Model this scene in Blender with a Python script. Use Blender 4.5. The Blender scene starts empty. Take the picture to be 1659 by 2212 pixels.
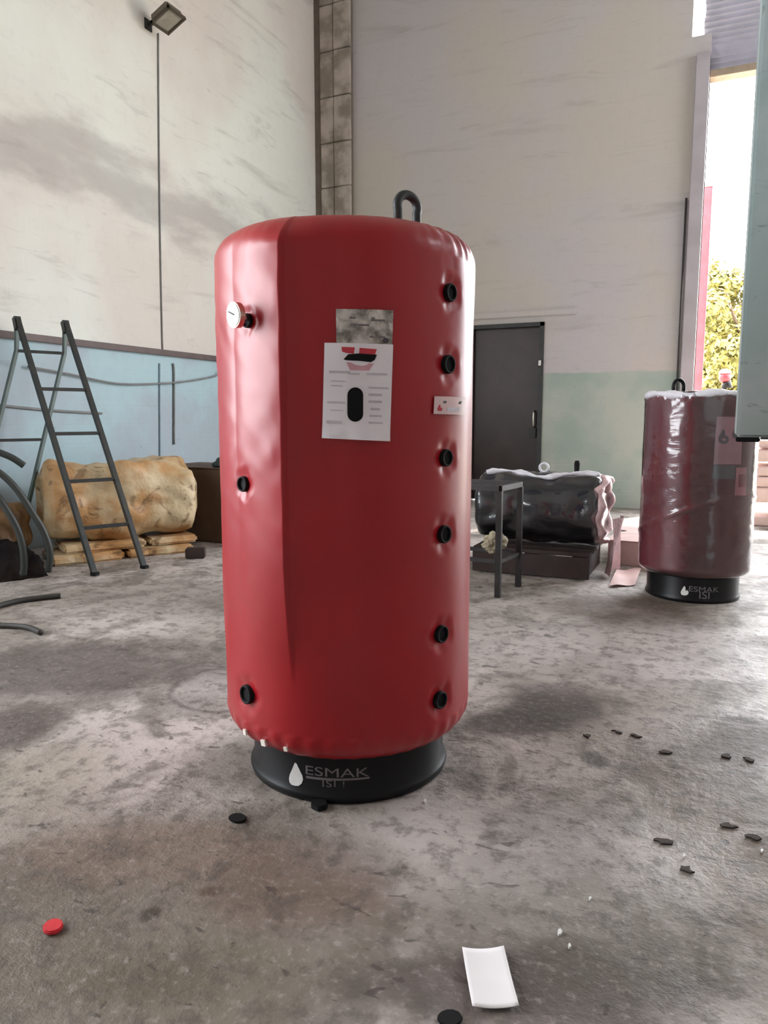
import bpy, bmesh, math, random
from mathutils import Vector, Matrix, noise
random.seed(7)
SC = bpy.context.scene
COL = SC.collection
PI = math.pi

# ------------------------------------------------------------------ camera
W, H, F = 1659.0, 2212.0, 1600.0
CAM_H, PITCH, YAW = 1.35, math.radians(7.34), math.radians(24.4)
cam = bpy.data.cameras.new('camera'); camo = bpy.data.objects.new('camera', cam); COL.objects.link(camo)
cam.sensor_fit = 'VERTICAL'; cam.sensor_height = 24.0; cam.lens = 24.0 * F / H
cam.clip_start = 0.05; cam.clip_end = 300
camo.location = (0, 0, CAM_H); camo.rotation_euler = (PI/2 - PITCH, 0, YAW)
SC.camera = camo

# ------------------------------------------------------------------ sky, sun, exposure
world = bpy.data.worlds.new('overcast_sky'); SC.world = world; world.use_nodes = True
bg = world.node_tree.nodes['Background']; bg.inputs[0].default_value = (0.93, 0.96, 1.0, 1); bg.inputs[1].default_value = 13
sun = bpy.data.lights.new('sun', 'SUN'); suno = bpy.data.objects.new('sun', sun); COL.objects.link(suno)
sun.energy = 17; sun.color = (1.0, .93, .8); sun.angle = math.radians(1.5)
suno.rotation_euler = Vector((-.28, -.42, -1)).to_track_quat('-Z', 'Y').to_euler()
suno.location = (4, 14, 12)
SC.view_settings.view_transform = 'Standard'; SC.view_settings.look = 'None'
SC.view_settings.gamma = 1; SC.view_settings.use_curve_mapping = False
SC.view_settings.exposure = 0.06
SC.cycles.max_bounces = 10; SC.cycles.diffuse_bounces = 6; SC.cycles.glossy_bounces = 4
SC.cycles.sample_clamp_indirect = 10; SC.cycles.transparent_max_bounces = 12
SC.cycles.use_denoising = True

def portal(name, loc, sx, sy, direction):
    l = bpy.data.lights.new(name, 'AREA'); l.shape = 'RECTANGLE'; l.size = sx; l.size_y = sy
    o = bpy.data.objects.new(name, l); COL.objects.link(o); o.location = loc
    o.rotation_euler = Vector(direction).to_track_quat('-Z', 'Y').to_euler()
    l.cycles.is_portal = True
    return o

# ------------------------------------------------------------------ pixel -> place
RM = Matrix.Rotation(YAW, 3, 'Z') @ Matrix.Rotation(PI/2 - PITCH, 3, 'X')
CP = Vector((0, 0, CAM_H))
def ray(px, py): return RM @ Vector(((px - W/2)/F, -(py - H/2)/F, -1.0))
def D(px, py, d): return CP + ray(px, py) * d
def G(px, py, z=0.0):
    r = ray(px, py); return CP + r * ((z - CAM_H)/r.z)
XL, YB = -6.40, 11.44            # left wall plane, back wall plane
XR, YF, ZC = 6.5, -5.5, 9.0
def BW(px, py, y=YB):
    r = ray(px, py); return CP + r * (y / r.y)
def LW(px, py, x=XL):
    r = ray(px, py); return CP + r * (x / r.x)
def on_plane_at(px, py, pt, n):
    r = ray(px, py); return CP + r * ((pt - CP).dot(n) / r.dot(n))

# ------------------------------------------------------------------ materials
def nt(name):
    m = bpy.data.materials.new(name); m.use_nodes = True
    return m, m.node_tree, m.node_tree.nodes['Principled BSDF']
def N(t, kind, **kw):
    n = t.nodes.new(kind)
    for k, v in kw.items():
        if k.startswith('i_'): n.inputs[k[2:].replace('_', ' ')].default_value = v
        else: setattr(n, k, v)
    return n
def c4(c): return (c[0], c[1], c[2], 1.0)
def srgb(r, g, b):
    f = lambda v: (v/255/12.92) if v/255 <= .04045 else ((v/255+.055)/1.055)**2.4
    return (f(r), f(g), f(b))
def coords(t, scale=(1, 1, 1), rot=(0, 0, 0)):
    tc = N(t, 'ShaderNodeTexCoord'); mp = N(t, 'ShaderNodeMapping')
    mp.inputs['Scale'].default_value = scale; mp.inputs['Rotation'].default_value = rot
    t.links.new(tc.outputs['Object'], mp.inputs['Vector']); return mp.outputs['Vector']
def ramp(t, src, lo, hi, a, b, clamp=True):
    n = N(t, 'ShaderNodeMapRange'); n.clamp = clamp; n.interpolation_type = 'SMOOTHSTEP' if clamp else 'LINEAR'
    t.links.new(src, n.inputs['Value'])
    for k, v in (('From Min', lo), ('From Max', hi), ('To Min', a), ('To Max', b)): n.inputs[k].default_value = v
    return n.outputs['Result']
def mixc(t, fac, a, b):
    n = N(t, 'ShaderNodeMix'); n.data_type = 'RGBA'
    if isinstance(fac, (int, float)): n.inputs[0].default_value = fac
    else: t.links.new(fac, n.inputs[0])
    for i, v in ((6, a), (7, b)):
        if isinstance(v, tuple): n.inputs[i].default_value = c4(v)
        else: t.links.new(v, n.inputs[i])
    return n.outputs[2]
def noi(t, vec, scale, detail=4, rough=.55, dist=0):
    n = N(t, 'ShaderNodeTexNoise'); t.links.new(vec, n.inputs['Vector'])
    n.inputs['Scale'].default_value = scale; n.inputs['Detail'].default_value = detail
    n.inputs['Roughness'].default_value = rough; n.inputs['Distortion'].default_value = dist
    return n.outputs['Fac']
def bump(t, bs, src, strength, dist=.01):
    b = N(t, 'ShaderNodeBump'); b.inputs['Strength'].default_value = strength; b.inputs['Distance'].default_value = dist
    t.links.new(src, b.inputs['Height'])
    if bs.inputs['Normal'].is_linked: t.links.new(bs.inputs['Normal'].links[0].from_socket, b.inputs['Normal'])
    t.links.new(b.outputs['Normal'], bs.inputs['Normal'])
def mul(t, a, b):
    n = N(t, 'ShaderNodeMath', operation='MULTIPLY'); t.links.new(a, n.inputs[0])
    if isinstance(b, (int, float)): n.inputs[1].default_value = b
    else: t.links.new(b, n.inputs[1])
    return n.outputs[0]
def plain(name, c, rough=.5, metal=0, c2=None, scale=6, bmp=0, spec=.5, bscale=None):
    m, t, b = nt(name)
    b.inputs['Roughness'].default_value = rough; b.inputs['Metallic'].default_value = metal
    b.inputs['Specular IOR Level'].default_value = spec
    v = coords(t); n = noi(t, v, scale)
    t.links.new(mixc(t, ramp(t, n, .35, .65, 0, 1), c, c2 if c2 else tuple(x*.82 for x in c)), b.inputs['Base Color'])
    if bmp: bump(t, b, noi(t, v, bscale or scale*3), bmp)
    return m

M = {}
M['black_rubber'] = plain('black_rubber', (.004, .004, .005), .7, spec=.25)
M['black_paint'] = plain('black_paint', (.004, .004, .005), .38, spec=.25)
M['dark_steel'] = plain('dark_steel', (.035, .04, .042), .5, .3, (.05, .05, .045), 12)
M['hose'] = plain('hose_rubber', (.035, .032, .027), .6, bmp=.1)
M['paper'] = plain('paper', srgb(246, 240, 248), .6, c2=srgb(240, 234, 242))
M['white_card'] = plain('white_card', srgb(240, 236, 238), .5, c2=srgb(236, 232, 234))
M['ink'] = plain('grey_ink', srgb(212, 205, 214), .6)
M['ink_dark'] = plain('dark_ink', srgb(80, 70, 78), .6)
M['red_ink'] = plain('red_ink', srgb(205, 60, 75), .5)
M['pink_ink'] = plain('pink_ink', srgb(225, 170, 182), .5)
M['white_paint'] = plain('white_paint', (.75, .74, .72), .45)
M['grey_paint'] = plain('grey_paint', (.17, .155, .16), .5)
M['foil'] = plain('metal_plate', (.72, .68, .64), .32, .7, (.22, .2, .18), 22, bmp=.6)
M['brass'] = plain('chrome_bezel', (.75, .7, .6), .25, .9)
M['dial'] = plain('dial_face', (.75, .76, .68), .3)
M['cable'] = plain('cable', (.25, .25, .25), .6)
M['rail'] = plain('rail_steel', srgb(105, 92, 90), .6, .1)
M['tape'] = plain('tape', (.85, .8, .72), .35)
M['tarp'] = plain('tarp', (.012, .03, .026), .5, bmp=.4, scale=4)
M['dark_heap'] = plain('dark_heap', (.006, .005, .005), .75, c2=(.016, .011, .009), spec=.1, bmp=.4, scale=5)
M['carton'] = plain('brown_carton', srgb(98, 78, 60), .7, c2=srgb(84, 64, 50), scale=3)
M['pink_carton'] = plain('pink_carton', srgb(214, 184, 180), .65, c2=srgb(200, 168, 164), scale=4)
M['slab'] = plain('pale_slab', srgb(232, 205, 198), .7, c2=srgb(222, 195, 185), scale=5)
M['crate_wood'] = plain('crate_wood', srgb(60, 44, 39), .65, c2=srgb(46, 34, 30), scale=5, bmp=.2)
M['red_post'] = plain('red_post', srgb(222, 92, 104), .45)
M['red_plastic'] = plain('red_plastic', srgb(215, 50, 60), .4)
M['bark'] = plain('bark', (.12, .08, .05), .8, bmp=.5)
M['crumb'] = plain('chips', srgb(70, 60, 54), .85, c2=srgb(52, 44, 40), scale=40)
M['cabinet'] = None

def wall_mat(name, upper, upper2, lower, lower2, zline, u_axis, stain=1.0):
    """painted masonry: two paint bands, streaks that follow the courses, faint block courses in relief"""
    m, t, b = nt(name); v = coords(t)
    b.inputs['Roughness'].default_value = .62; b.inputs['Specular IOR Level'].default_value = .3
    sep = N(t, 'ShaderNodeSeparateXYZ'); t.links.new(v, sep.inputs[0])
    big = noi(t, v, .35, 3)
    sv = coords(t, (.45, .45, 2.6)); st = noi(t, sv, 1.5, 5, .6, .6)
    fine = noi(t, v, 9, 5, .65)
    up = mixc(t, ramp(t, big, .38, .62, 0, 1), upper, upper2)
    up = mixc(t, ramp(t, st, .55, .78, 0, .42*stain), up, srgb(128, 122, 116))
    sv2 = coords(t, (.9, .9, 5)); st2 = noi(t, sv2, 1.2, 4, .6, 1.2)
    up = mixc(t, ramp(t, st2, .6, .72, 0, .22*stain), up, srgb(120, 120, 118))
    if u_axis == 'Y':   # broad grimy band running along the left wall
        zb_ = LW(0, 300).z; hh_ = (LW(0, 235).z-LW(0, 345).z)/2
        s1 = N(t, 'ShaderNodeMath', operation='SUBTRACT'); t.links.new(sep.outputs['Z'], s1.inputs[0]); s1.inputs[1].default_value = zb_
        s2 = N(t, 'ShaderNodeMath', operation='ABSOLUTE'); t.links.new(s1.outputs[0], s2.inputs[0])
        s3 = N(t, 'ShaderNodeMath', operation='ADD'); t.links.new(s2.outputs[0], s3.inputs[0]); t.links.new(ramp(t, noi(t, coords(t, (1, .5, 1.5)), 1.1, 5, .6), .3, .7, -.4, .4, False), s3.inputs[1])
        up = mixc(t, ramp(t, s3.outputs[0], 0, hh_*2.2, .5, 0), up, srgb(146, 140, 138))
    lo = mixc(t, ramp(t, noi(t, v, .9, 4), .4, .62, 0, 1), lower, lower2)
    lo = mixc(t, ramp(t, noi(t, v, 3.2, 5, .7, .5), .64, .74, 0, .5), lo, srgb(88, 96, 92))
    edge = N(t, 'ShaderNodeMath', operation='ADD'); t.links.new(sep.outputs['Z'], edge.inputs[0])
    t.links.new(ramp(t, noi(t, v, 4), 0, 1, -.03, .03, False), edge.inputs[1])
    col = mixc(t, ramp(t, edge.outputs[0], zline-.012, zline+.012, 0, 1), lo, up)
    # courses
    cmb = N(t, 'ShaderNodeCombineXYZ'); t.links.new(sep.outputs[u_axis], cmb.inputs[0]); t.links.new(sep.outputs['Z'], cmb.inputs[1])
    br = N(t, 'ShaderNodeTexBrick'); t.links.new(cmb.outputs[0], br.inputs['Vector'])
    br.inputs['Scale'].default_value = 1; br.inputs['Brick Width'].default_value = .42; br.inputs['Row Height'].default_value = .21
    br.inputs['Mortar Size'].default_value = .012; br.inputs['Mortar Smooth'].default_value = 1
    br.inputs['Color1'].default_value = (1, 1, 1, 1); br.inputs['Color2'].default_value = (.9, .9, .9, 1); br.inputs['Mortar'].default_value = (0, 0, 0, 1)
    t.links.new(mixc(t, ramp(t, fine, .5, .8, 0, .25), col, mixc(t, .35, col, srgb(120, 115, 110))), b.inputs['Base Color'])
    bump(t, b, br.outputs['Color'], .12, .01); bump(t, b, fine, .25, .01)
    return m
M['wall_left'] = wall_mat('painted_wall_left', srgb(228, 232, 225), srgb(218, 212, 205), srgb(176, 204, 212), srgb(172, 186, 196), (LW(0, 720).z+LW(470, 777).z)/2-.02, 'Y', .8)
M['wall_back'] = wall_mat('painted_wall_back', srgb(200, 193, 184), srgb(196, 192, 194), srgb(184, 190, 182), srgb(162, 178, 170), 2.0, 'X', .7)
M['pillar'] = plain('pillar_block', srgb(188, 178, 170), .7, c2=srgb(140, 130, 120), scale=3.2, bmp=.3)
M['mortar'] = plain('mortar', srgb(118, 108, 97), .85, bmp=.5)
M['wall_dull'] = plain('wall_dull', srgb(176, 172, 168), .8)
M['ceiling'] = plain('ceiling_paint', srgb(178, 176, 172), .8)
M['door'] = plain('door_paint', srgb(56, 42, 38), .36, .1, srgb(46, 34, 32), 2, .15)

# yellowish cabinet paint
m, t, b = nt('teal_cabinet_paint'); v = coords(t)
b.inputs['Roughness'].default_value = .5
cc = mixc(t, ramp(t, noi(t, v, 1.6, 4), .4, .62, 0, 1), srgb(170, 182, 182), srgb(150, 168, 166))
cc = mixc(t, ramp(t, noi(t, coords(t, (1, 1, 2)), 5, 5, .7, 1), .58, .68, 0, .6), cc, srgb(88, 104, 100))
t.links.new(cc, b.inputs['Base Color']); bump(t, b, noi(t, v, 12), .15); M['cabinet'] = m

# red quilted vinyl
def vinyl(name, c, c2, rough, bscale, bstr, coat=0, coat_rough=.1):
    m, t, b = nt(name); v = coords(t)
    b.inputs['Roughness'].default_value = rough; b.inputs['Specular IOR Level'].default_value = .42
    t.links.new(mixc(t, ramp(t, noi(t, v, 2.5, 3), .35, .65, 0, 1), c, c2), b.inputs['Base Color'])
    bump(t, b, noi(t, v, bscale, 3, .5, .3), bstr, .02)
    if coat: b.inputs['Coat Weight'].default_value = coat; b.inputs['Coat Roughness'].default_value = coat_rough
    return m
M['vinyl'] = vinyl('red_vinyl', (.38, .004, .011), (.34, .0035, .010), .43, 7, .08, .30, .26)
M['vinyl_dark'] = vinyl('maroon_vinyl', (.15, .018, .030), (.12, .014, .024), .45, 6, .2)
M['vinyl_black'] = vinyl('black_vinyl', (.012, .014, .022), (.018, .018, .03), .35, 5, .3)

# stretch film
def film(name, tint, amount, rough, bscale, bstr, stretch=(1, 1, 3), haze=0.0):
    m, t, b = nt(name); t.nodes.remove(b); out = t.nodes['Material Output']
    tr = N(t, 'ShaderNodeBsdfTransparent'); gl = N(t, 'ShaderNodeBsdfGlossy'); gl.inputs['Roughness'].default_value = rough
    gl.inputs['Color'].default_value = c4(tint)
    df = N(t, 'ShaderNodeBsdfDiffuse'); df.inputs['Color'].default_value = c4(tint)
    fr = N(t, 'ShaderNodeFresnel'); fr.inputs['IOR'].default_value = 1.45
    v = coords(t, stretch); bp = N(t, 'ShaderNodeBump'); bp.inputs['Strength'].default_value = bstr; bp.inputs['Distance'].default_value = .03
    t.links.new(noi(t, v, bscale, 4, .5, .8), bp.inputs['Height'])
    t.links.new(bp.outputs['Normal'], gl.inputs['Normal']); t.links.new(bp.outputs['Normal'], fr.inputs['Normal'])
    m1 = N(t, 'ShaderNodeMixShader'); m2 = N(t, 'ShaderNodeMixShader')
    if haze:
        m3 = N(t, 'ShaderNodeMixShader'); hz = ramp(t, noi(t, coords(t, stretch), bscale*.6, 5, .6, 1), .42, .7, haze*.3, haze)
        t.links.new(hz, m3.inputs[0]); t.links.new(tr.outputs[0], m3.inputs[1]); t.links.new(df.outputs[0], m3.inputs[2]); base = m3.outputs[0]
    else: base = tr.outputs[0]
    f2 = N(t, 'ShaderNodeMath', operation='MULTIPLY_ADD'); t.links.new(fr.outputs[0], f2.inputs[0]); f2.inputs[1].default_value = amount; f2.inputs[2].default_value = .02
    t.links.new(f2.outputs[0], m1.inputs[0]); t.links.new(base, m1.inputs[1]); t.links.new(gl.outputs[0], m1.inputs[2])
    t.links.new(m1.outputs[0], out.inputs['Surface']); t.nodes.remove(m2)
    return m
M['film'] = film('stretch_film', (1, 1, 1), 1.3, .13, 5, .14, (1, 1, 2.6), .02)
M['film_bunch'] = plain('bunched_film', (.80, .78, .84), .25, c2=(.7, .68, .74), scale=14, bmp=.6)
M['film_pink'] = plain('pink_film', (.72, .50, .50), .28, c2=(.60, .40, .42), scale=10, bmp=.7)

# yellow glass wool bundle
m, t, b = nt('yellow_wool'); v = coords(t)
b.inputs['Roughness'].default_value = .5
cc = mixc(t, ramp(t, noi(t, v, 2.2, 4), .38, .6, 0, 1), srgb(204, 184, 148), srgb(186, 142, 92))
cc = mixc(t, ramp(t, noi(t, v, 5, 5, .6, 1.2), .54, .66, 0, .8), cc, srgb(120, 90, 58))
t.links.new(cc, b.inputs['Base Color']); bump(t, b, noi(t, v, 8, 5), .6, .03); M['wool'] = m
M['wool_dark'] = plain('brown_wool', srgb(132, 100, 62), .6, c2=srgb(88, 62, 38), scale=3, bmp=.5)

# leaves
m, t, b = nt('leaf'); v = coords(t)
b.inputs['Roughness'].default_value = .5
t.links.new(mixc(t, ramp(t, noi(t, v, 1.4, 3), .35, .65, 0, 1), srgb(118, 116, 54), srgb(158, 148, 84)), b.inputs['Base Color'])
M['leaf'] = m

# ------------------------------------------------------------------ floor material with its stains and painted tank shade
YR = YAW
def stain_shade_mask(t, vnoise, px, py, hw, hh, soft=.5, wob=.5, turn=0.0, ring=False):
    c = G(px, py); rx = (G(px+hw, py)-c).length; ry = (G(px, py-hh)-G(px, py+hh)).length/2
    tc = N(t, 'ShaderNodeTexCoord')
    sb = N(t, 'ShaderNodeVectorMath', operation='SUBTRACT'); t.links.new(tc.outputs['Object'], sb.inputs[0]); sb.inputs[1].default_value = c
    rt = N(t, 'ShaderNodeVectorRotate'); rt.rotation_type = 'Z_AXIS'; t.links.new(sb.outputs[0], rt.inputs['Vector']); rt.inputs['Angle'].default_value = -(YR+turn)
    sc = N(t, 'ShaderNodeVectorMath', operation='MULTIPLY'); t.links.new(rt.outputs[0], sc.inputs[0]); sc.inputs[1].default_value = (1/rx, 1/ry, 0)
    ln = N(t, 'ShaderNodeVectorMath', operation='LENGTH'); t.links.new(sc.outputs[0], ln.inputs[0])
    ad = N(t, 'ShaderNodeMath', operation='ADD'); t.links.new(ln.outputs['Value'], ad.inputs[0])
    t.links.new(ramp(t, vnoise, 0, 1, -wob, wob, False), ad.inputs[1])
    if ring:
        s2 = N(t, 'ShaderNodeMath', operation='SUBTRACT'); t.links.new(ad.outputs[0], s2.inputs[0]); s2.inputs[1].default_value = 1
        ab = N(t, 'ShaderNodeMath', operation='ABSOLUTE'); t.links.new(s2.outputs[0], ab.inputs[0])
        return ramp(t, ab.outputs[0], 0, soft, 1, 0)
    return ramp(t, ad.outputs[0], 1-soft, 1+soft, 1, 0)
m, t, b = nt('worn_concrete'); v = coords(t)
n1 = noi(t, v, .55, 4, .55, .3); n2 = noi(t, v, 2.4, 6, .62, .5); n3 = noi(t, v, 12, 6, .7); n4 = noi(t, v, 34, 4, .65)
wn = noi(t, v, 2.0, 5, .6)
col = mixc(t, ramp(t, n1, .38, .62, 0, 1), srgb(196, 187, 183), srgb(150, 141, 132))
col = mixc(t, ramp(t, n2, .46, .62, 0, .72), col, srgb(100, 92, 84))
STAINS_AND_SHADE = [  # px, py, half width, half height, colour, strength, softness, wobble
    (420, 1960, 560, 230, srgb(96, 86, 72), .72, .30, .6), (330, 2150, 420, 140, srgb(100, 93, 76), .5, .4, .6),  # these two paint the red tank's shade into the floor colour
    (700, 1900, 230, 90, srgb(104, 82, 70), .6, .4, .7), (300, 1840, 260, 60, srgb(132, 112, 100), .5, .4, .8),
    (180, 1440, 330, 60, srgb(84, 76, 74), .8, .45, 1.0), (20, 1570, 110, 55, srgb(72, 62, 58), .8, .3, .6),
    (1200, 1525, 130, 40, srgb(70, 62, 58), .85, .45, 1.3), (1110, 1560, 110, 30, srgb(66, 58, 54), .85, .45, 1.3),
    (1560, 1640, 130, 90, srgb(112, 100, 90), .45, .5, .9), (1640, 1900, 120, 260, srgb(110, 92, 76), .6, .4, .7),
    (1180, 1990, 330, 150, srgb(92, 84, 72), .7, .45, 1.0), (1150, 2130, 420, 90, srgb(76, 66, 62), .75, .4, 1.0), (1420, 2080, 200, 70, srgb(84, 76, 64), .6, .5, 1.2), (1240, 1780, 160, 40, srgb(104, 96, 90), .6, .5, 1.2), (600, 1640, 170, 60, srgb(98, 88, 78), .6, .4, .8),
    (1360, 1320, 150, 36, srgb(78, 58, 46), .75, .35, .5), (1050, 1820, 330, 110, srgb(172, 165, 162), .45, .5, .8),
    (1330, 1400, 380, 60, srgb(178, 170, 168), .6, .5, .7), (700, 1330, 330, 45, srgb(150, 142, 134), .4, .5, .7),
    (80, 1680, 160, 70, srgb(160, 152, 138), .5, .4, .8), (420, 1290, 260, 40, srgb(112, 102, 96), .5, .5, .6),
    (430, 1500, 60, 45, srgb(168, 162, 160), .55, .4, .5),
    (325, 1975, 22, 16, srgb(58, 50, 38), .9, .4, .4), (455, 1925, 24, 10, srgb(80, 64, 50), .8, .5, .4),
    (1285, 1640, 26, 18, srgb(66, 58, 54), .85, .4, .7), (240, 1460, 90, 30, srgb(86, 78, 76), .4, .5, .8),
    (330, 2120, 130, 40, srgb(84, 76, 60), .5, .5, .9)]
for (px, py, hw, hh, c, s, so, wo) in STAINS_AND_SHADE:
    col = mixc(t, mul(t, stain_shade_mask(t, wn, px, py, hw, hh, so, wo), s), col, c)
ringm = stain_shade_mask(t, wn, 490, 1485, 118, 46, .10, .25, ring=True)
col = mixc(t, mul(t, ringm, .55), col, srgb(84, 76, 74))
spk = noi(t, v, 22, 3, .6, .4)
col = mixc(t, ramp(t, spk, .64, .74, 0, .7), col, srgb(70, 62, 56))
col = mixc(t, ramp(t, n4, .5, .8, 0, .4), col, srgb(198, 190, 186))
col = mixc(t, ramp(t, n3, .48, .64, 0, .62), col, srgb(84, 77, 70))
chp = noi(t, coords(t, (1, 2.2, 1), (0, 0, -YAW+.3)), 9, 2, .5, .8)
col = mixc(t, ramp(t, chp, .66, .71, 0, .7), col, srgb(62, 54, 50))
col = mixc(t, ramp(t, noi(t, coords(t, (1, 1, 1), (0, 0, 1)), 5, 6, .75, .3), .56, .66, 0, .5), col, srgb(80, 72, 66))
t.links.new(col, b.inputs['Base Color'])
t.links.new(ramp(t, n2, .3, .7, .42, .68), b.inputs['Roughness']); b.inputs['Specular IOR Level'].default_value = .45
bump(t, b, n2, .35, .02); bump(t, b, n3, .7, .016); bump(t, b, spk, .3, .006)
M['floor'] = m
M['ground'] = plain('yard_ground', srgb(190, 180, 165), .85, c2=srgb(165, 155, 140), scale=1.2, bmp=.3)

# corrugated
m, t, b = nt('corrugated_steel'); v = coords(t)
b.inputs['Roughness'].default_value = .5; b.inputs['Metallic'].default_value = .2
t.links.new(mixc(t, ramp(t, noi(t, v, 1.5), .35, .65, 0, 1), srgb(208, 206, 218), srgb(192, 190, 200)), b.inputs['Base Color']); M['corrugated'] = m

# ------------------------------------------------------------------ mesh helpers
def link(name, bm_, mat, parent=None, smooth=False):
    me = bpy.data.meshes.new(name); bmesh.ops.recalc_face_normals(bm_, faces=bm_.faces)
    bm_.to_mesh(me); bm_.free(); me.materials.append(M[mat] if isinstance(mat, str) else mat)
    if smooth:
        for p in me.polygons: p.use_smooth = True
    o = bpy.data.objects.new(name, me); COL.objects.link(o)
    if parent: o.parent = parent
    return o
def tag(o, label, cat, group=None, kind=None):
    o['label'] = label; o['category'] = cat
    if group: o['group'] = group
    if kind: o['kind'] = kind
    return o
def struct(o, label=None):
    o['kind'] = 'structure'
    if label: o['label'] = label
    return o
def empty(name, loc, label, cat, group=None):
    o = bpy.data.objects.new(name, None); COL.objects.link(o); o.location = loc; o.empty_display_size = .1
    return tag(o, label, cat, group)
def box(bm_, lo, hi, mat4=None, bev=0.0):
    lo, hi = Vector(lo), Vector(hi)
    r = bmesh.ops.create_cube(bm_, size=1.0); vs = r['verts']
    for v_ in vs: v_.co = Vector([(lo[i]+hi[i])/2 + v_.co[i]*(hi[i]-lo[i]) for i in range(3)])
    if bev:
        es = list({e for v_ in vs for e in v_.link_edges})
        rr = bmesh.ops.bevel(bm_, geom=es, offset=bev, segments=2, affect='EDGES'); vs = rr['verts'] if rr['verts'] else vs
        vs = list({v_ for f in rr['faces'] for v_ in f.verts} | set(v_ for v_ in vs if v_.is_valid))
    if mat4 is not None: bmesh.ops.transform(bm_, matrix=mat4, verts=[v_ for v_ in vs if v_.is_valid])
def boxm(lo, hi, bev=0.0, mat4=None):
    b_ = bmesh.new(); box(b_, lo, hi, mat4, bev); return b_
def frame_of(d):
    d = d.normalized(); up = Vector((0, 0, 1)) if abs(d.z) < .95 else Vector((1, 0, 0))
    a = d.cross(up).normalized(); return a, a.cross(d).normalized()
def tube(bm_, pts, r, seg=10, sq=False, caps=True):
    pts = [Vector(p) for p in pts]; rings = []
    a = None
    for i, p in enumerate(pts):
        d = (pts[min(i+1, len(pts)-1)] - pts[max(i-1, 0)]).normalized()
        if a is None: a, bb = frame_of(d)
        else:
            a = (a - d*a.dot(d)).normalized(); bb = a.cross(d)*1
        rr = r[i] if isinstance(r, (list, tuple)) else r
        ring = []
        n = 4 if sq else seg
        for k in range(n):
            an = 2*PI*k/n + (PI/4 if sq else 0); q = rr*(1.414 if sq else 1)
            ring.append(bm_.verts.new(p + a*math.cos(an)*q + bb*math.sin(an)*q))
        rings.append(ring)
    for i in range(len(rings)-1):
        for k in range(len(rings[i])):
            j = (k+1) % len(rings[i])
            bm_.faces.new((rings[i][k], rings[i][j], rings[i+1][j], rings[i+1][k]))
    if caps:
        bm_.faces.new(rings[0][::-1]); bm_.faces.new(rings[-1])
def tubem(pts, r, seg=10, sq=False):
    b_ = bmesh.new(); tube(b_, pts, r, seg, sq); return b_
def torus(bm_, c, axis, R, r, n=28, m_=10, sx=1.0):
    a, bb = frame_of(Vector(axis)); c = Vector(c); ax = Vector(axis).normalized(); rg = []
    for i in range(n):
        t_ = 2*PI*i/n; dirv = a*math.cos(t_)*sx + bb*math.sin(t_)
        rg.append([bm_.verts.new(c + dirv*R + (dirv*math.cos(2*PI*k/m_) + ax*math.sin(2*PI*k/m_))*r) for k in range(m_)])
    for i in range(n):
        for k in range(m_):
            bm_.faces.new((rg[i][k], rg[(i+1) % n][k], rg[(i+1) % n][(k+1) % m_], rg[i][(k+1) % m_]))
def smooth_pts(pts, n=8):
    pts = [Vector(p) for p in pts]; out = []
    for i in range(len(pts)-1):
        p0 = pts[max(i-1, 0)]; p1 = pts[i]; p2 = pts[i+1]; p3 = pts[min(i+2, len(pts)-1)]
        for k in range(n):
            s = k/n; out.append(.5*((2*p1)+(p2-p0)*s+(2*p0-5*p1+4*p2-p3)*s*s+(3*p1-p0-3*p2+p3)*s**3))
    return out+[pts[-1]]
def loc_to(o, base):
    """bake the parent's offset so world positions stay put"""
    for ch in o.children: ch.location = -Vector(base)
def sm(a, b_, x):
    x = max(0.0, min(1.0, (x-a)/(b_-a))); return x*x*(3-2*x)

# ================================================================== STRUCTURE
DXR = BW(1171, 900).x; DXL = DXR-1.2; DZ = BW(1105, 699).z
GX0 = BW(1510, 600).x; GX1 = GX0+5.8; GZ = BW(1560, 153).z
print('door', DXL, DXR, DZ, 'gate', GX0, GZ)
T = .35
struct(link('floor', boxm((XL-T, YF-T, -.2), (XR+T, YB+T, 0)), 'floor'))
struct(link('ground', boxm((-40, YB+T, -.25), (60, 90, -.03)), 'ground'), 'bright yard ground beyond the gate')
# left wall with window openings behind the camera
b_ = bmesh.new()
WL0, WL1, WZ0, WZ1 = -2.2, 2.2, 1.0, 5.0
box(b_, (XL-T, YF-T, 0), (XL, WL0, ZC)); box(b_, (XL-T, WL1, 0), (XL, YB+T, ZC))
box(b_, (XL-T, WL0, 0), (XL, WL1, WZ0)); box(b_, (XL-T, WL0, WZ1), (XL, WL1, ZC))
struct(link('wall_left', b_, 'wall_left'))
# back wall
b_ = bmesh.new()
box(b_, (XL, YB, 0), (DXL, YB+T, ZC)); box(b_, (DXL, YB, DZ), (DXR, YB+T, ZC)); zn_ = BW(1505, 78).z; xn_ = BW(1498, 20).x; box(b_, (DXR, YB, 0), (GX0, YB+T, zn_)); box(b_, (DXR, YB, zn_), (xn_, YB+T, ZC))
box(b_, (GX1, YB, 0), (XR, YB+T, ZC))
struct(link('wall_back', b_, 'wall_back'))
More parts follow.
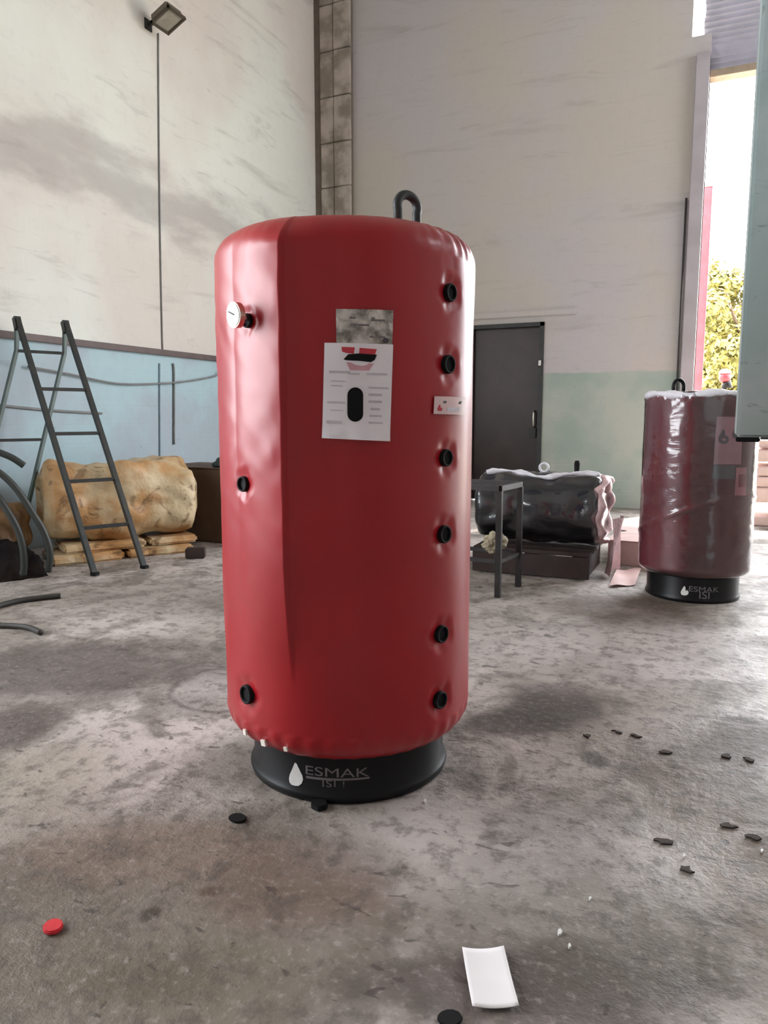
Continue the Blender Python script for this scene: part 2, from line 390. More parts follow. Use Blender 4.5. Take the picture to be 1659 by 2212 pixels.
# right wall with a row of high openings, front wall, ceiling
b_ = bmesh.new()
RW0, RW1, RZ0, RZ1 = 5.0, 10.0, 5.6, 7.6
box(b_, (XR, YF-T, 0), (XR+T, RW0, ZC)); box(b_, (XR, RW1, 0), (XR+T, YB+T, ZC)); box(b_, (XR, RW0, 0), (XR+T, RW1, RZ0)); box(b_, (XR, RW0, RZ1), (XR+T, RW1, ZC))
struct(link('wall_right', b_, 'wall_dull'))
struct(link('wall_front', boxm((XL, YF-T, 0), (XR, YF, ZC)), 'wall_dull'))
struct(link('ceiling', boxm((XL-T, YF-T, ZC), (XR+T, YB+T, ZC+.2)), 'ceiling'))
portal('gate_portal', ((GX0+GX1)/2, YB+.3, GZ/2), GX1-GX0, GZ, (0, -1, 0))
portal('left_window_portal', (XL-.3, (WL0+WL1)/2, (WZ0+WZ1)/2), WL1-WL0, WZ1-WZ0, (1, 0, 0))
portal('right_window_portal', (XR+.3, (RW0+RW1)/2, (RZ0+RZ1)/2), RW1-RW0, RZ1-RZ0, (-1, 0, 0))
# window frames (mullions)
for nm, x, y0, y1, z0, z1, k in (('window_1', XL-.15, WL0, WL1, WZ0, WZ1, 3), ('window_2', XR+.15, RW0, RW1, RZ0, RZ1, 5)):
    b_ = bmesh.new()
    for i in range(k+1):
        y = y0+(y1-y0)*i/k; box(b_, (x-.03, y-.03, z0), (x+.03, y+.03, z1))
    for i in range(3):
        z = z0+(z1-z0)*i/2; box(b_, (x-.03, y0, z-.03), (x+.03, y1, z+.03))
    struct(link(nm, b_, 'dark_steel'))
# jamb pilaster
px0 = BW(1481, 600).x
struct(link('trim_1', boxm((px0, YB-.10, 0), (GX0, YB+T, BW(1505, 120).z), .01), plain('pilaster_paint', srgb(184, 178, 184), .6, c2=srgb(172, 166, 170), scale=2)), 'smooth lilac grey gate jamb strip')
# corrugated sheet over the gate
b_ = bmesh.new(); xs0 = BW(1521, 60).x
nrow = 40; zt = ZC-.02; prof = []
for i in range(nrow*4+1):
    z = GZ+(zt-GZ)*i/(nrow*4); prof.append((YB+.10+.022*math.sin(i*PI/2), z))
for i in range(len(prof)-1):
    (ya, za), (yb, zb) = prof[i], prof[i+1]
    zc_ = (za+zb)/2
    x0 = GX0-.05 if zc_ < BW(1515, 74).z else xs0+.05*noise.noise(Vector((zc_*3, 0, 0)))
    q = [b_.verts.new(p) for p in ((x0, ya, za), (GX1, ya, za), (GX1, yb, zb), (x0, yb, zb))]; b_.faces.new(q)
    q = [b_.verts.new(p) for p in ((x0, ya+.02, za), (GX1, ya+.02, za), (GX1, yb+.02, zb), (x0, yb+.02, zb))]; b_.faces.new(q)
struct(link('trim_2', b_, 'corrugated'), 'grey corrugated steel sheeting above the gate opening')
struct(link('trim_3', boxm((GX0, YB-.02, GZ-.06), (GX1, YB+.2, GZ+.03), .008), plain('lintel_angle', srgb(165, 150, 130), .6)), 'steel angle along the gate head')
# door
dr = link('door_1', boxm((DXL+.06, YB+.10, .02), (DXR-.06, YB+.15, DZ-.06), .006), 'door'); struct(dr, 'dark brown steel door')
b_ = bmesh.new()
box(b_, (DXL, YB-.03, 0), (DXL+.06, YB+.2, DZ)); box(b_, (DXR-.06, YB-.03, 0), (DXR, YB+.2, DZ)); box(b_, (DXL, YB-.03, DZ-.06), (DXR, YB+.2, DZ))
link('door_frame', b_, 'dark_steel', dr)
hp = BW(1163, 905, YB+.06)
b_ = bmesh.new(); tube(b_, smooth_pts([hp+Vector((-.07, .05, .12)), hp+Vector((-.07, -.03, .10)), hp+Vector((-.07, -.03, -.10)), hp+Vector((-.07, .05, -.12))]), .014)
link('door_handle', b_, 'brass', dr)
kp = BW(1160, 935, YB+.1)
b_ = bmesh.new(); box(b_, kp+Vector((-.13, -.04, -.08)), kp+Vector((-.01, .02, .08)), None, .01); link('lock_box', b_, 'dark_steel', dr)
for zz in (.4, 1.35, 2.3):
    b_ = bmesh.new(); tube(b_, [(DXL+.055, YB+.09, zz-.07), (DXL+.055, YB+.09, zz+.07)], .016); link('hinge', b_, 'dark_steel', dr)
wc = BW(1166, 784, YB-.035)
b_ = bmesh.new(); box(b_, wc-Vector((.03, .01, .05)), wc+Vector((.03, .01, .05)), None, .01); link('striker_plate', b_, 'white_paint', dr)
# plaster ledge over the door
l0 = BW(1040, 690); l1 = BW(1245, 678)
struct(link('trim_4', boxm((l0.x-.4, YB-.03, l0.z-.0), (l1.x, YB+.02, l0.z+.09), .008), 'wall_back'), 'raised plaster lintel band over the brown door')
# corner pillar of blocks
pw = struct(link('trim_5', boxm((XL, YB-.10, 0), (BW(763, 300).x, YB, ZC-.01)), 'mortar'), 'corner column of rough blocks with dark open joints')
xa, xb, xm = XL+.0, BW(764, 300).x, BW(729, 300).x
joint_z = [BW(700, y).z for y in (413, 312, 218, 122, 31, -60, -150)]
hgt = (joint_z[3]-joint_z[0])/3
zs = [joint_z[0]+hgt*k for k in range(-9, 8)]
for i in range(len(zs)-1):
    z0, z1 = max(zs[i]+.007, .01), min(zs[i+1]-.007, ZC-.02)
    if z1 <= z0+.05: continue
    for (x0, x1, pr) in ((xa+.12, xm-.004, .125), (xm+.004, xb, .135)):
        dz = random.uniform(-.012, .012); pr += random.uniform(-.006, .006)
        bb = bmesh.new(); box(bb, (x0, YB-pr, z0+dz*.3), (x1, YB-.08, z1+dz*.3), None, .009)
        for v_ in bb.verts: v_.co += Vector((.006*noise.noise(v_.co*9), .006*noise.noise(v_.co*7+Vector((5, 0, 0))), .008*noise.noise(v_.co*8)))
        link('block', bb, 'pillar', pw)

# ================================================================== CYLINDER TOOLS
class Cyl:
    def __init__(s, px_front, py_front, half_px, body_r):
        # ring radius from its image width, centre behind the front contact point
        f = G(px_front, py_front); u = Vector((f.x, f.y, 0)).normalized(); dist = Vector((f.x, f.y)).length
        R = .3
        for _ in range(30):
            c = u*(dist+R); d = -(RM.inverted() @ (Vector((c.x, c.y, .05))-CP)).z
            ang = half_px/F; R = ang*d
        s.c = Vector((u.x*(dist+R), u.y*(dist+R), 0)); s.R = R; s.r = body_r
        s.a0 = math.atan2(-u.y, -u.x)      # direction towards camera
        s.u = u
    def hit(s, px, py, r=None):
        r = r or s.r; d = ray(px, py); o = CP-s.c
        A = d.x**2+d.y**2; B = 2*(o.x*d.x+o.y*d.y); Cc = o.x**2+o.y**2-r*r
        q = B*B-4*A*Cc; q = max(q, 0); t_ = (-B-math.sqrt(q))/(2*A); p = CP+d*t_
        th = math.atan2(p.y-s.c.y, p.x-s.c.x)-s.a0
        while th > PI: th -= 2*PI
        while th < -PI: th += 2*PI
        return th, p.z
    def P(s, th, z, r=None):    # local to the tank base
        r = r or s.r; a = s.a0+th; return Vector((math.cos(a)*r, math.sin(a)*r, z))
    def n(s, th): a = s.a0+th; return Vector((math.cos(a), math.sin(a), 0))
def cyl_solid(c, z0, z1, bev0, bev1, disp, nth=256, nz=160, r=None, dense=None):
    """closed jacket: bottom, bevel, side, bevel, top; disp(th, z, s) -> radial offset"""
    r = r or c.r; prof = []
    for k in range(4): prof.append((r*(.25+.75*k/4)-bev0*(k/4), z0, 0))
    for k in range(9): a = PI/2*k/8; prof.append((r-bev0+bev0*math.sin(a), z0+bev0-bev0*math.cos(a), 1))
    for k in range(1, nz): prof.append((r, z0+bev0+(z1-bev1-z0-bev0)*k/nz, 2))
    for k in range(13): a = PI/2*k/12; prof.append((r-bev1+bev1*math.cos(a), z1-bev1+bev1*math.sin(a), 3))
    for k in range(1, 6): prof.append(((r-bev1)*(1-k/5.5), z1+.004*math.sin(k), 4))
    bm_ = bmesh.new(); rings = []
    for (pr, pz, reg) in prof:
        ring = []
        for i in range(nth):
            th = -PI+2*PI*i/nth; dr, dz = disp(th, pz, reg); ring.append(bm_.verts.new(c.P(th, pz+dz, max(pr+dr, .01))))
        rings.append(ring)
    for j in range(len(rings)-1):
        A, B = rings[j], rings[j+1]
        for i in range(nth):
            k = (i+1) % nth; bm_.faces.new((A[i], A[k], B[k], B[i]))
    bm_.faces.new(rings[0]); bm_.faces.new(rings[-1])
    return bm_
def cyl_grid(c, quad, off, th=.0015, n=(14, 14), wave=None, r=None):
    """curved sheet from four (theta,z) corners tl,tr,br,bl with thickness"""
    bm_ = bmesh.new(); r = r or c.r
    def pos(u, v_, o):
        tl, tr, br_, bl = quad
        a = [(tl[i]*(1-u)+tr[i]*u)*(1-v_)+(bl[i]*(1-u)+br_[i]*u)*v_ for i in (0, 1)]
        w = wave(u, v_) if wave else 0
        return c.P(a[0], a[1], r+off+o+w)
    L = [[[bm_.verts.new(pos(i/n[0], j/n[1], o)) for i in range(n[0]+1)] for j in range(n[1]+1)] for o in (0, th)]
    for l in L:
        for j in range(n[1]):
            for i in range(n[0]): bm_.faces.new((l[j][i], l[j][i+1], l[j+1][i+1], l[j+1][i]))
    def strip(a, b2):
        for i in range(len(a)-1): bm_.faces.new((a[i], a[i+1], b2[i+1], b2[i]))
    strip(L[0][0], L[1][0]); strip(L[0][-1], L[1][-1])
    strip([q[0] for q in L[0]], [q[0] for q in L[1]]); strip([q[-1] for q in L[0]], [q[-1] for q in L[1]])
    return bm_
def cyl_poly(c, pts, off, th=.0015, r=None):
    r = r or c.r; bm_ = bmesh.new()
    A = [bm_.verts.new(c.P(a, z, r+off+th)) for a, z in pts]; B = [bm_.verts.new(c.P(a, z, r+off-.004)) for a, z in pts]
    f = bm_.faces.new(A)
    for i in range(len(A)): j = (i+1) % len(A); bm_.faces.new((A[i], A[j], B[j], B[i]))
    bmesh.ops.triangulate(bm_, faces=[f]); return bm_
def hits(c, pts, r=None): return [c.hit(x, y, r) for x, y in pts]
def text_on(c, name, s, px, py, width_px, mat, parent, off=.002, r=None, squash=1.0, tilt=0.0, depth=.001):
    r = r or c.r
    cu = bpy.data.curves.new('lettering_curve', 'FONT'); cu.body = s; cu.align_x = 'LEFT'; cu.size = 1
    cu.extrude = 0; to = bpy.data.objects.new('lettering_tmp', cu); COL.objects.link(to)
    dg = bpy.context.evaluated_depsgraph_get(); me = bpy.data.meshes.new_from_object(to.evaluated_get(dg))
    bpy.data.objects.remove(to); bpy.data.curves.remove(cu)
    xs = [v_.co.x for v_ in me.vertices]; x0, x1 = min(xs), max(xs)
    tA, zA = c.hit(px, py, r); tB, zB = c.hit(px+width_px, py, r)
    k = (tB-tA)/(x1-x0)
    for v_ in me.vertices:
        th = tA+(v_.co.x-x0)*k; z = zA+v_.co.y*abs(k)*r*squash + (v_.co.x-x0)/(x1-x0)*tilt
        v_.co = c.P(th, z, r+off)
    me.materials.clear(); me.materials.append(M[mat]); me.name = name
    o = bpy.data.objects.new(name, me); COL.objects.link(o); o.parent = parent
    return o
def flame_pts(c, cx, cy, w, h, r=None):
    """droplet shaped flame with a notch at its right shoulder"""
    raw = [(.42, 0), (.56, .06), (.62, .28), (.60, .45), (.58, .58), (.68, .52), (.80, .42), (.95, .56), (1.0, .74), (.9, .9), (.7, 1.0), (.45, 1.0), (.2, .97), (.04, .85), (0, .68), (.06, .5), (.2, .32), (.33, .12)]
    return hits(c, [(cx+(x-.5)*w, cy+(y-.5)*h) for x, y in raw], r)

# ================================================================== MAIN TANK
tk = Cyl(755, 1735, 201, .470)
print('tank', tk.c, tk.R)
dummy = tk
ztop = 1.995; zbot = .20
# front crest heights from the photograph
f = tk.u*( (tk.c-Vector((0,0,0))).length - tk.r + .04 )
r_ = ray(757, 458); ztop = (CP + r_*(Vector((f.x, f.y)).length/Vector((r_.x, r_.y)).length)).z
r_ = ray(757, 1640); zbot = (CP + r_*(Vector((f.x, f.y)).length/Vector((r_.x, r_.y)).length)).z
zbot -= .018; ztop += .004
print('z', zbot, ztop)
HOLES = [(974, 632, 18), (969, 787, 19), (965, 989, 18), (960, 1154, 19), (955, 1370, 19), (951, 1512, 19), (532, 1045, 16), (533, 1500, 21), (545, 694, 14)]
HC = [(tk.hit(x, y), rr) for x, y, rr in HOLES]
th_seam = tk.hit(627, 900)[0]; z_seam = tk.hit(605, 1345)[1]
# sign of theta: to the left of the image
SG = 1 if tk.hit(500, 900)[0] > tk.hit(900, 900)[0] else -1
th_l = tk.hit(478, 900)[0]
def main_disp(th, z, reg):
    dr = dz = 0
    P3 = Vector((math.cos(th)*2, math.sin(th)*2, z*2))
    if reg in (2, 3, 1):
        dr += .004*noise.noise(P3*1.3)
    if reg == 2 or reg == 3 or reg == 1:
        # overlapping flap on the left
        d = (th-th_seam)*SG
        fl = sm(-.006, .006, d)*sm(z_seam-.25, z_seam+.06, z)*(1-sm(.9, 1.5, d))
        dr += .006*fl
        dr += (.036 if d < 0 else .046)*(max(0, 1-d/.50) if d > 0 else max(0, 1+d/.34)**1.5)*sm(z_seam-.30, z_seam+.25, z)*sm(-.0, .12, ztop-z)
        w = sm(0, .1, d)*(1-sm(1.0, 1.5, d))
        q = noise.noise(Vector((th*4, z*7, 1)))
        dr += w*.006*q*q*sm(.4, 1.4, z)
        dr += w*.0028*noise.noise(Vector((th*2.5, z*14+th*4, 9)))*sm(.5, 1.7, z)
        e2 = math.exp(-((d-.02)/.10)**2)
        dr += e2*.004*noise.noise(Vector((3, z*10, 5)))*sm(z_seam-.1, z_seam+.2, z)
    if reg in (3, 4):
        k = sm(ztop-.16, ztop-.02, z)
        pl = math.sin(th*46+3*noise.noise(Vector((th*3, 0, 0))))
        right = .12+.88*sm(.45, 1.1, -(th*SG))
        dr += k*.0030*right*pl; dz += k*.0015*right*pl
    if reg == 2:
        k = sm(ztop-.42, ztop-.1, z); dr += k*.0025*max(0, math.sin(th*22+4*noise.noise(Vector((th*2, z*2, 7)))))*sm(.5, 1.0, -(th*SG))
    if reg == 1:
        dr += .002*math.sin(th*40)
    for (ht, hz), rr in HC:
        dth = (th-ht)
        if abs(dth) < .35 and abs(z-hz) < .16:
            ds = math.hypot(dth*tk.r, z-hz); R0 = rr/F*2.55
            if ds < R0*3.2:
                dr -= .009*(1-sm(R0*.9, R0*2.6, ds))
                a = math.atan2(z-hz, dth*tk.r); dr += .0015*math.sin(a*5+ht*9)*(sm(R0*.9, R0*1.5, ds)-sm(R0*1.8, R0*3.0, ds))
    return dr, dz
tank = empty('boiler_tank', tk.c, 'tall red vinyl-jacketed storage tank standing in front on a black ring base', 'tank')
def ring_base(c, parent, z1, R, lip=.012):
    bm_ = bmesh.new(); prof = [(R-.012, z1), (R-.002, z1), (R, z1-.01), (R, .045), (R+lip, .03), (R+lip+.004, .018), (R+lip, .004), (R, 0), (R-.03, 0), (R-.03, .03), (R-.012, .04), (R-.012, z1)]
    n = 96; rg = [[bm_.verts.new(c.P(2*PI*i/n, z, r)) for i in range(n)] for r, z in prof]
    for j in range(len(rg)-1):
        for i in range(n): k = (i+1) % n; bm_.faces.new((rg[j][i], rg[j][k], rg[j+1][k], rg[j+1][i]))
    bmesh.ops.remove_doubles(bm_, verts=bm_.verts, dist=1e-5)
    return link('base_ring', bm_, 'black_paint', parent, True)
jk = link('jacket', cyl_solid(tk, zbot, ztop, .10, .10, main_disp, 420, 260), 'vinyl', tank, True)
br = ring_base(tk, tank, zbot+.02, tk.R)
tabq = lambda x, y: x
def disc_stack(c, parent, th, z, rad, r0, name, mat_out, mat_in, depth=.03, squash=1.0):
    """ring shaped socket: outer collar and recessed dark plug"""
    n_ = c.n(th); ctr = c.P(th, z, r0); a, bb = frame_of(n_)
    bm_ = bmesh.new(); prof = [(rad*1.02, -.03), (rad*1.02, .004), (rad*.96, .008), (rad*.80, .008), (rad*.74, .002), (rad*.72, -.03)]; seg = 28; rg = []
    for pr, h in prof: rg.append([bm_.verts.new(ctr+n_*h+(a*math.cos(2*PI*i/seg)+bb*math.sin(2*PI*i/seg)*squash)*pr) for i in range(seg)])
    for j in range(len(rg)-1):
        for i in range(seg): k = (i+1) % seg; bm_.faces.new((rg[j][i], rg[j][k], rg[j+1][k], rg[j+1][i]))
    o = link(name, bm_, mat_out, parent, True)
    bm_ = bmesh.new(); A = [bm_.verts.new(ctr+n_*.000+(a*math.cos(2*PI*i/seg)+bb*math.sin(2*PI*i/seg)*squash)*rad*.74) for i in range(seg)]; bm_.faces.new(A)
    B = [bm_.verts.new(v_.co-n_*.01) for v_ in A]; bm_.faces.new(B)
    for i in range(seg): k = (i+1) % seg; bm_.faces.new((A[i], A[k], B[k], B[i]))
    link('plug', bm_, mat_in, o)
    return o
for (hh, rr), hp_ in zip(HC, HOLES):
    th, z = hh; rad = rr/F*2.58
    dr, _ = main_disp(th, z, 2)
    disc_stack(tk, tank, th, z, rad, tk.r+dr+.008, 'pipe_socket', 'black_rubber', 'black_rubber')
# thermometer leaning out of the upper left socket
th, z = tk.hit(545, 694); n_ = tk.n(th); p0 = tk.P(th, z, tk.r)
side = Vector((-camo.matrix_world.to_3x3().col[0].x, 0, 0))
camx = RM @ Vector((1, 0, 0))
pf = on_plane_at(522, 692, tk.c+tk.P(th, z, tk.r+.06), tk.u) - tk.c
pf = p0+n_*.075+Vector((0,0,.012)); ax = (n_+camx*-.25+Vector((0,0,-.08))).normalized()
thermo = bpy.data.objects.new('thermometer', None); COL.objects.link(thermo); thermo.parent = tank
link('stem', tubem([p0-n_*.02, pf-ax*.014], .008), 'brass', thermo, True)
b_ = bmesh.new(); tube(b_, [pf-ax*.016, pf+ax*.004], .040, 32); link('dial_case', b_, 'brass', thermo)
b_ = bmesh.new(); tube(b_, [pf+ax*.002, pf+ax*.006], .036, 32); link('dial_face', b_, 'dial', thermo)
a_, bb_ = frame_of(ax); b_ = bmesh.new(); tube(b_, [pf+ax*.007-a_*.008, pf+ax*.007+a_*.022+bb_*.012], .0018, 6); link('needle', b_, 'ink_dark', thermo)
# lifting eye on top
e = tk.u*0
r_ = ray(880, 455); dtop = 3.0
ec = on_plane_at(880, 448, tk.c+tk.u*(.05), tk.u) - tk.c
b_ = bmesh.new(); rx_ = .043
eye_c = Vector((ec.x, ec.y, ec.z)); ra = camx
pts = []
for k in range(25):
    a = PI*(-.12+1.24*k/24); pts.append(eye_c + (ra*math.cos(a)*.040 + Vector((0, 0, 1))*math.sin(a)*.044) + tk.u*(.03*math.cos(a)))
pts = [Vector((pts[0].x, pts[0].y, ztop-.03))]+pts+[Vector((pts[-1].x, pts[-1].y, ztop-.03))]
tube(b_, pts, .0170, 12); link('lifting_eye', b_, 'dark_steel', tank, True)
# instruction card, metal plate and small sticker
plate_q = hits(tk, [(726, 668), (848, 671), (846, 746), (727, 744)])
plate = link('rating_plate', cyl_grid(tk, plate_q, .004, .002, wave=lambda u, v_: .0015*noise.noise(Vector((u*5, v_*4, 0)))), 'foil', tank)
for (x, y, w) in ((755, 685, 60), (757, 700, 44), (752, 716, 66), (800, 690, 34), (798, 726, 36)):
    link('print', cyl_poly(tk, hits(tk, [(x, y), (x+w*.9, y+1), (x+w*.9, y+5), (x, y+4)]), .0062, .0006), 'grey_paint', plate)
link('stamp', cyl_poly(tk, hits(tk, [(832+7*math.cos(a*.5), 736+6*math.sin(a*.5)) for a in range(12)]), .0065, .0006), 'ink_dark', plate)
card_q = hits(tk, [(702, 741), (847, 745), (840, 953), (697, 946)])
card = link('instruction_card', cyl_grid(tk, card_q, .008, .0015, (18, 24), wave=lambda u, v_: .006*sm(.85, 1, v_)*math.sin(u*6+1)**2 + .0015*noise.noise(Vector((u*4, v_*4, 2)))), 'paper', tank)
CR = .0105
def stad(cx, cy, hw, hh, n=10, sk=0.0):
    p = []
    for k in range(n+1): a = PI*k/n; p.append((cx+hw*math.cos(a), cy-(hh-hw)-hw*math.sin(a)))
    for k in range(n+1): a = PI+PI*k/n; p.append((cx+hw*math.cos(a), cy+(hh-hw)-hw*math.sin(a)))
    return p
link('window_cutout', cyl_poly(tk, hits(tk, stad(767, 874, 16.5, 37)), CR, .001), 'black_rubber', card)
link('handle_cutout', cyl_poly(tk, hits(tk, [(742, 777), (752, 766), (775, 764), (800, 766), (812, 767), (808, 778), (800, 783), (775, 780), (750, 779)]), CR, .001), 'black_rubber', card)
link('logo_bar', cyl_poly(tk, hits(tk, [(738, 750), (766, 751), (764, 765), (748, 763), (739, 760)]), CR, .0007), 'red_ink', card)
link('logo_bar', cyl_poly(tk, hits(tk, [(776, 752), (812, 755), (808, 768), (775, 765)]), CR, .0007), 'red_ink', card)
link('logo_band', cyl_poly(tk, hits(tk, [(748, 783), (806, 786), (796, 801), (756, 800)]), CR, .0007), 'pink_ink', card)
rows = [(712, 801, 44, 5), (752, 806, 24, 3), (790, 806, 44, 4), (708, 867, 38, 4), (706, 908, 32, 6), (795, 836, 42, 3), (795, 850, 28, 5), (795, 865, 28, 5), (799, 881, 20, 5), (797, 896, 26, 4), (795, 911, 30, 4), (716, 822, 30, 2), (716, 832, 24, 2), (714, 885, 28, 2)]
for (x, y, w, h) in rows:
    link('print', cyl_poly(tk, hits(tk, [(x, y), (x+w, y+1), (x+w, y+1+h), (x, y+h)]), CR, .0006), 'ink', card)
st = link('warning_sticker', cyl_grid(tk, hits(tk, [(935, 856), (1000, 858), (1000, 897), (933, 894)]), .007, .0015), plain('sticker_pink', srgb(232, 200, 200), .35, c2=srgb(222, 194, 196)), tank)
link('flame_mark', cyl_poly(tk, flame_pts(tk, 946, 881, 10, 14), .0092, .0005), 'red_ink', st)
link('print', cyl_poly(tk, hits(tk, [(954, 866), (992, 867), (990, 873), (953, 871)]), .0095, .0005), 'ink_dark', st)
link('print', cyl_poly(tk, hits(tk, [(962, 880), (988, 880), (986, 890), (960, 889)]), .0095, .0005), 'ink', st)
# base marking
RR = tk.R
link('flame_logo', cyl_poly(tk, flame_pts(tk, 640, 1672, 30, 50, RR), .001, .001, RR), 'white_paint', tank)
text_on(tk, 'lettering', 'ESMAK', 661, 1671, 136, 'grey_paint', tank, .0025, RR, .62)
link('underline', cyl_grid(tk, hits(tk, [(662, 1675), (798, 1677), (798, 1681), (662, 1680)], RR), .002, .001, (20, 1), None, RR), 'grey_paint', tank)
for ch, cx_, cw_ in (('I', 697, 3), ('S', 705, 12), ('I', 722, 3), ('!', 741, 3)): text_on(tk, 'lettering', ch, cx_, 1699, cw_, 'grey_paint', tank, .0025, RR, .7)
for (x, y, s) in ((534, 1580, 8), (573, 1603, 9), (620, 1616, 6)):
    rj = tk.r
    for _ in range(8):
        th, z = tk.hit(x, y, rj); q_ = max(0, min(.1, zbot+.10-z)); rj = tk.r-.10+math.sqrt(max(0, .01-q_*q_))
    b_ = bmesh.new(); p = tk.P(th, z, rj+.012)
    n_ = tk.n(th); a, bb = frame_of(n_); s2 = s/F*2.6
    vs = [p+a*s2*.9+bb*s2*.6, p-a*s2*.5+bb*s2*.8, p-a*s2*.9-bb*s2*.6, p+a*s2*.5-bb*s2*.8]
    A = [b_.verts.new(q) for q in vs]; B = [b_.verts.new(q-n_*.008) for q in vs]; b_.faces.new(A)
    for i in range(4): b_.faces.new((A[i], A[(i+1) % 4], B[(i+1) % 4], B[i]))
    b_.faces.new(B); link('tape_tab', b_, 'tape', tank)

# ================================================================== SECOND TANK (wrapped)
t2 = Cyl(1492, 1303, 92, .0)
d2 = -(RM.inverted() @ (t2.c+Vector((0, 0, .6))-CP)).z
t2.r = 117/F*d2*.955
f2 = t2.c.length - t2.r + .03
def z_at(px, py, dist): r_ = ray(px, py); return (CP+r_*(dist/Vector((r_.x, r_.y)).length)).z
z2b = z_at(1500, 1250, f2); z2t = z_at(1500, 848, f2)
print('t2', t2.c, t2.R, t2.r, z2b, z2t)
SG2 = 1 if t2.hit(1450, 1000)[0] > t2.hit(1540, 1000)[0] else -1
tank2 = empty('boiler_tank', t2.c, 'maroon storage tank wrapped in clear stretch film near the gate', 'tank')
def d2f(th, z, reg): return (.005*noise.noise(Vector((th*3, z*5, 0))), 0)
link('jacket', cyl_solid(t2, z2b, z2t, .06, .04, d2f, 160, 80), 'vinyl_dark', tank2, True)
def film_disp(th, z, reg):
    q = noise.noise(Vector((th*3, z*9+th*2.5, 4)))
    dr = .008+.003*abs(q)+.0015*noise.noise(Vector((th*7, z*22-th*4, 2)))
    dr += .007*math.exp(-((z-(.62+.18*math.sin(th+.6)))/.018)**2)
    if reg >= 3: dr += .006*math.sin(th*34)
    return dr, (.012 if reg >= 3 else -.004)
link('stretch_film', cyl_solid(t2, z2b, z2t, .06, .04, film_disp, 200, 130), 'film', tank2, True)
# bunched film rim on the top edge
b_ = bmesh.new(); n = 120; rg = []
for i in range(n):
    th = 2*PI*i/n; w = .022+.006*math.sin(th*9)+.004*noise.noise(Vector((th*6, 0, 0)))
    ctr = t2.P(th, z2t-.01+.008*math.sin(th*5), t2.r-.012); nn = t2.n(th)
    rg.append([b_.verts.new(ctr+nn*math.cos(2*PI*k/10)*w*1.2+Vector((0, 0, 1))*math.sin(2*PI*k/10)*w*1.15) for k in range(10)])
for i in range(n):
    for k in range(10): b_.faces.new((rg[i][k], rg[(i+1) % n][k], rg[(i+1) % n][(k+1) % 10], rg[i][(k+1) % 10]))
link('film_rim', b_, 'film_bunch', tank2, True)
ring_base(t2, tank2, z2b+.02, t2.R, .006)
ec = on_plane_at(1466, 835, t2.c, t2.u)-t2.c; pts = []
for k in range(17):
    a = PI*k/16; pts.append(ec+camx*math.cos(a)*.038+Vector((0, 0, 1))*(math.sin(a)*.05))
pts = [Vector((pts[0].x, pts[0].y, z2t-.02))]+pts+[Vector((pts[-1].x, pts[-1].y, z2t-.02))]
b_ = bmesh.new(); tube(b_, pts, .014, 10); link('lifting_eye', b_, 'black_paint', tank2, True)
M['label_mauve'] = plain('label_mauve', srgb(190, 140, 150), .5, c2=srgb(178, 128, 138))
M['label_grey'] = plain('label_grey', srgb(105, 92, 100), .5)
M['label_pink'] = plain('label_pink', srgb(205, 130, 140), .5)
M['label_red'] = plain('label_red', srgb(150, 62, 72), .5)
lb = link('instruction_card', cyl_grid(t2, hits(t2, [(1548, 900), (1604, 900), (1600, 1003), (1541, 1003)]), .002, .0015), 'label_mauve', tank2)
link('flame_mark', cyl_poly(t2, flame_pts(t2, 1563, 943, 22, 32), .004, .0008), 'label_grey', lb)
link('flame_mark', cyl_poly(t2, flame_pts(t2, 1588, 935, 14, 24), .004, .0008), 'label_grey', lb)
link('grey_label', cyl_grid(t2, hits(t2, [(1541, 1005), (1588, 1005), (1586, 1035), (1540, 1034)]), .002, .0015), 'label_grey', tank2)
lb = link('pink_label', cyl_grid(t2, hits(t2, [(1590, 1010), (1612, 1010), (1610, 1070), (1586, 1070)]), .002, .0015), 'label_pink', tank2)
link('print', cyl_grid(t2, hits(t2, [(1595, 1024), (1609, 1024), (1608, 1052), (1594, 1052)]), .004, .0008), 'label_red', lb)
link('flame_logo', cyl_poly(t2, flame_pts(t2, 1479, 1276, 17, 20, t2.R), .001, .001, t2.R), 'white_paint', tank2)
text_on(t2, 'lettering', 'ESMAK', 1488, 1277, 64, 'grey_paint', tank2, .0025, t2.R, .8)
text_on(t2, 'lettering', 'ISI', 1510, 1293, 22, 'grey_paint', tank2, .0025, t2.R, .9)

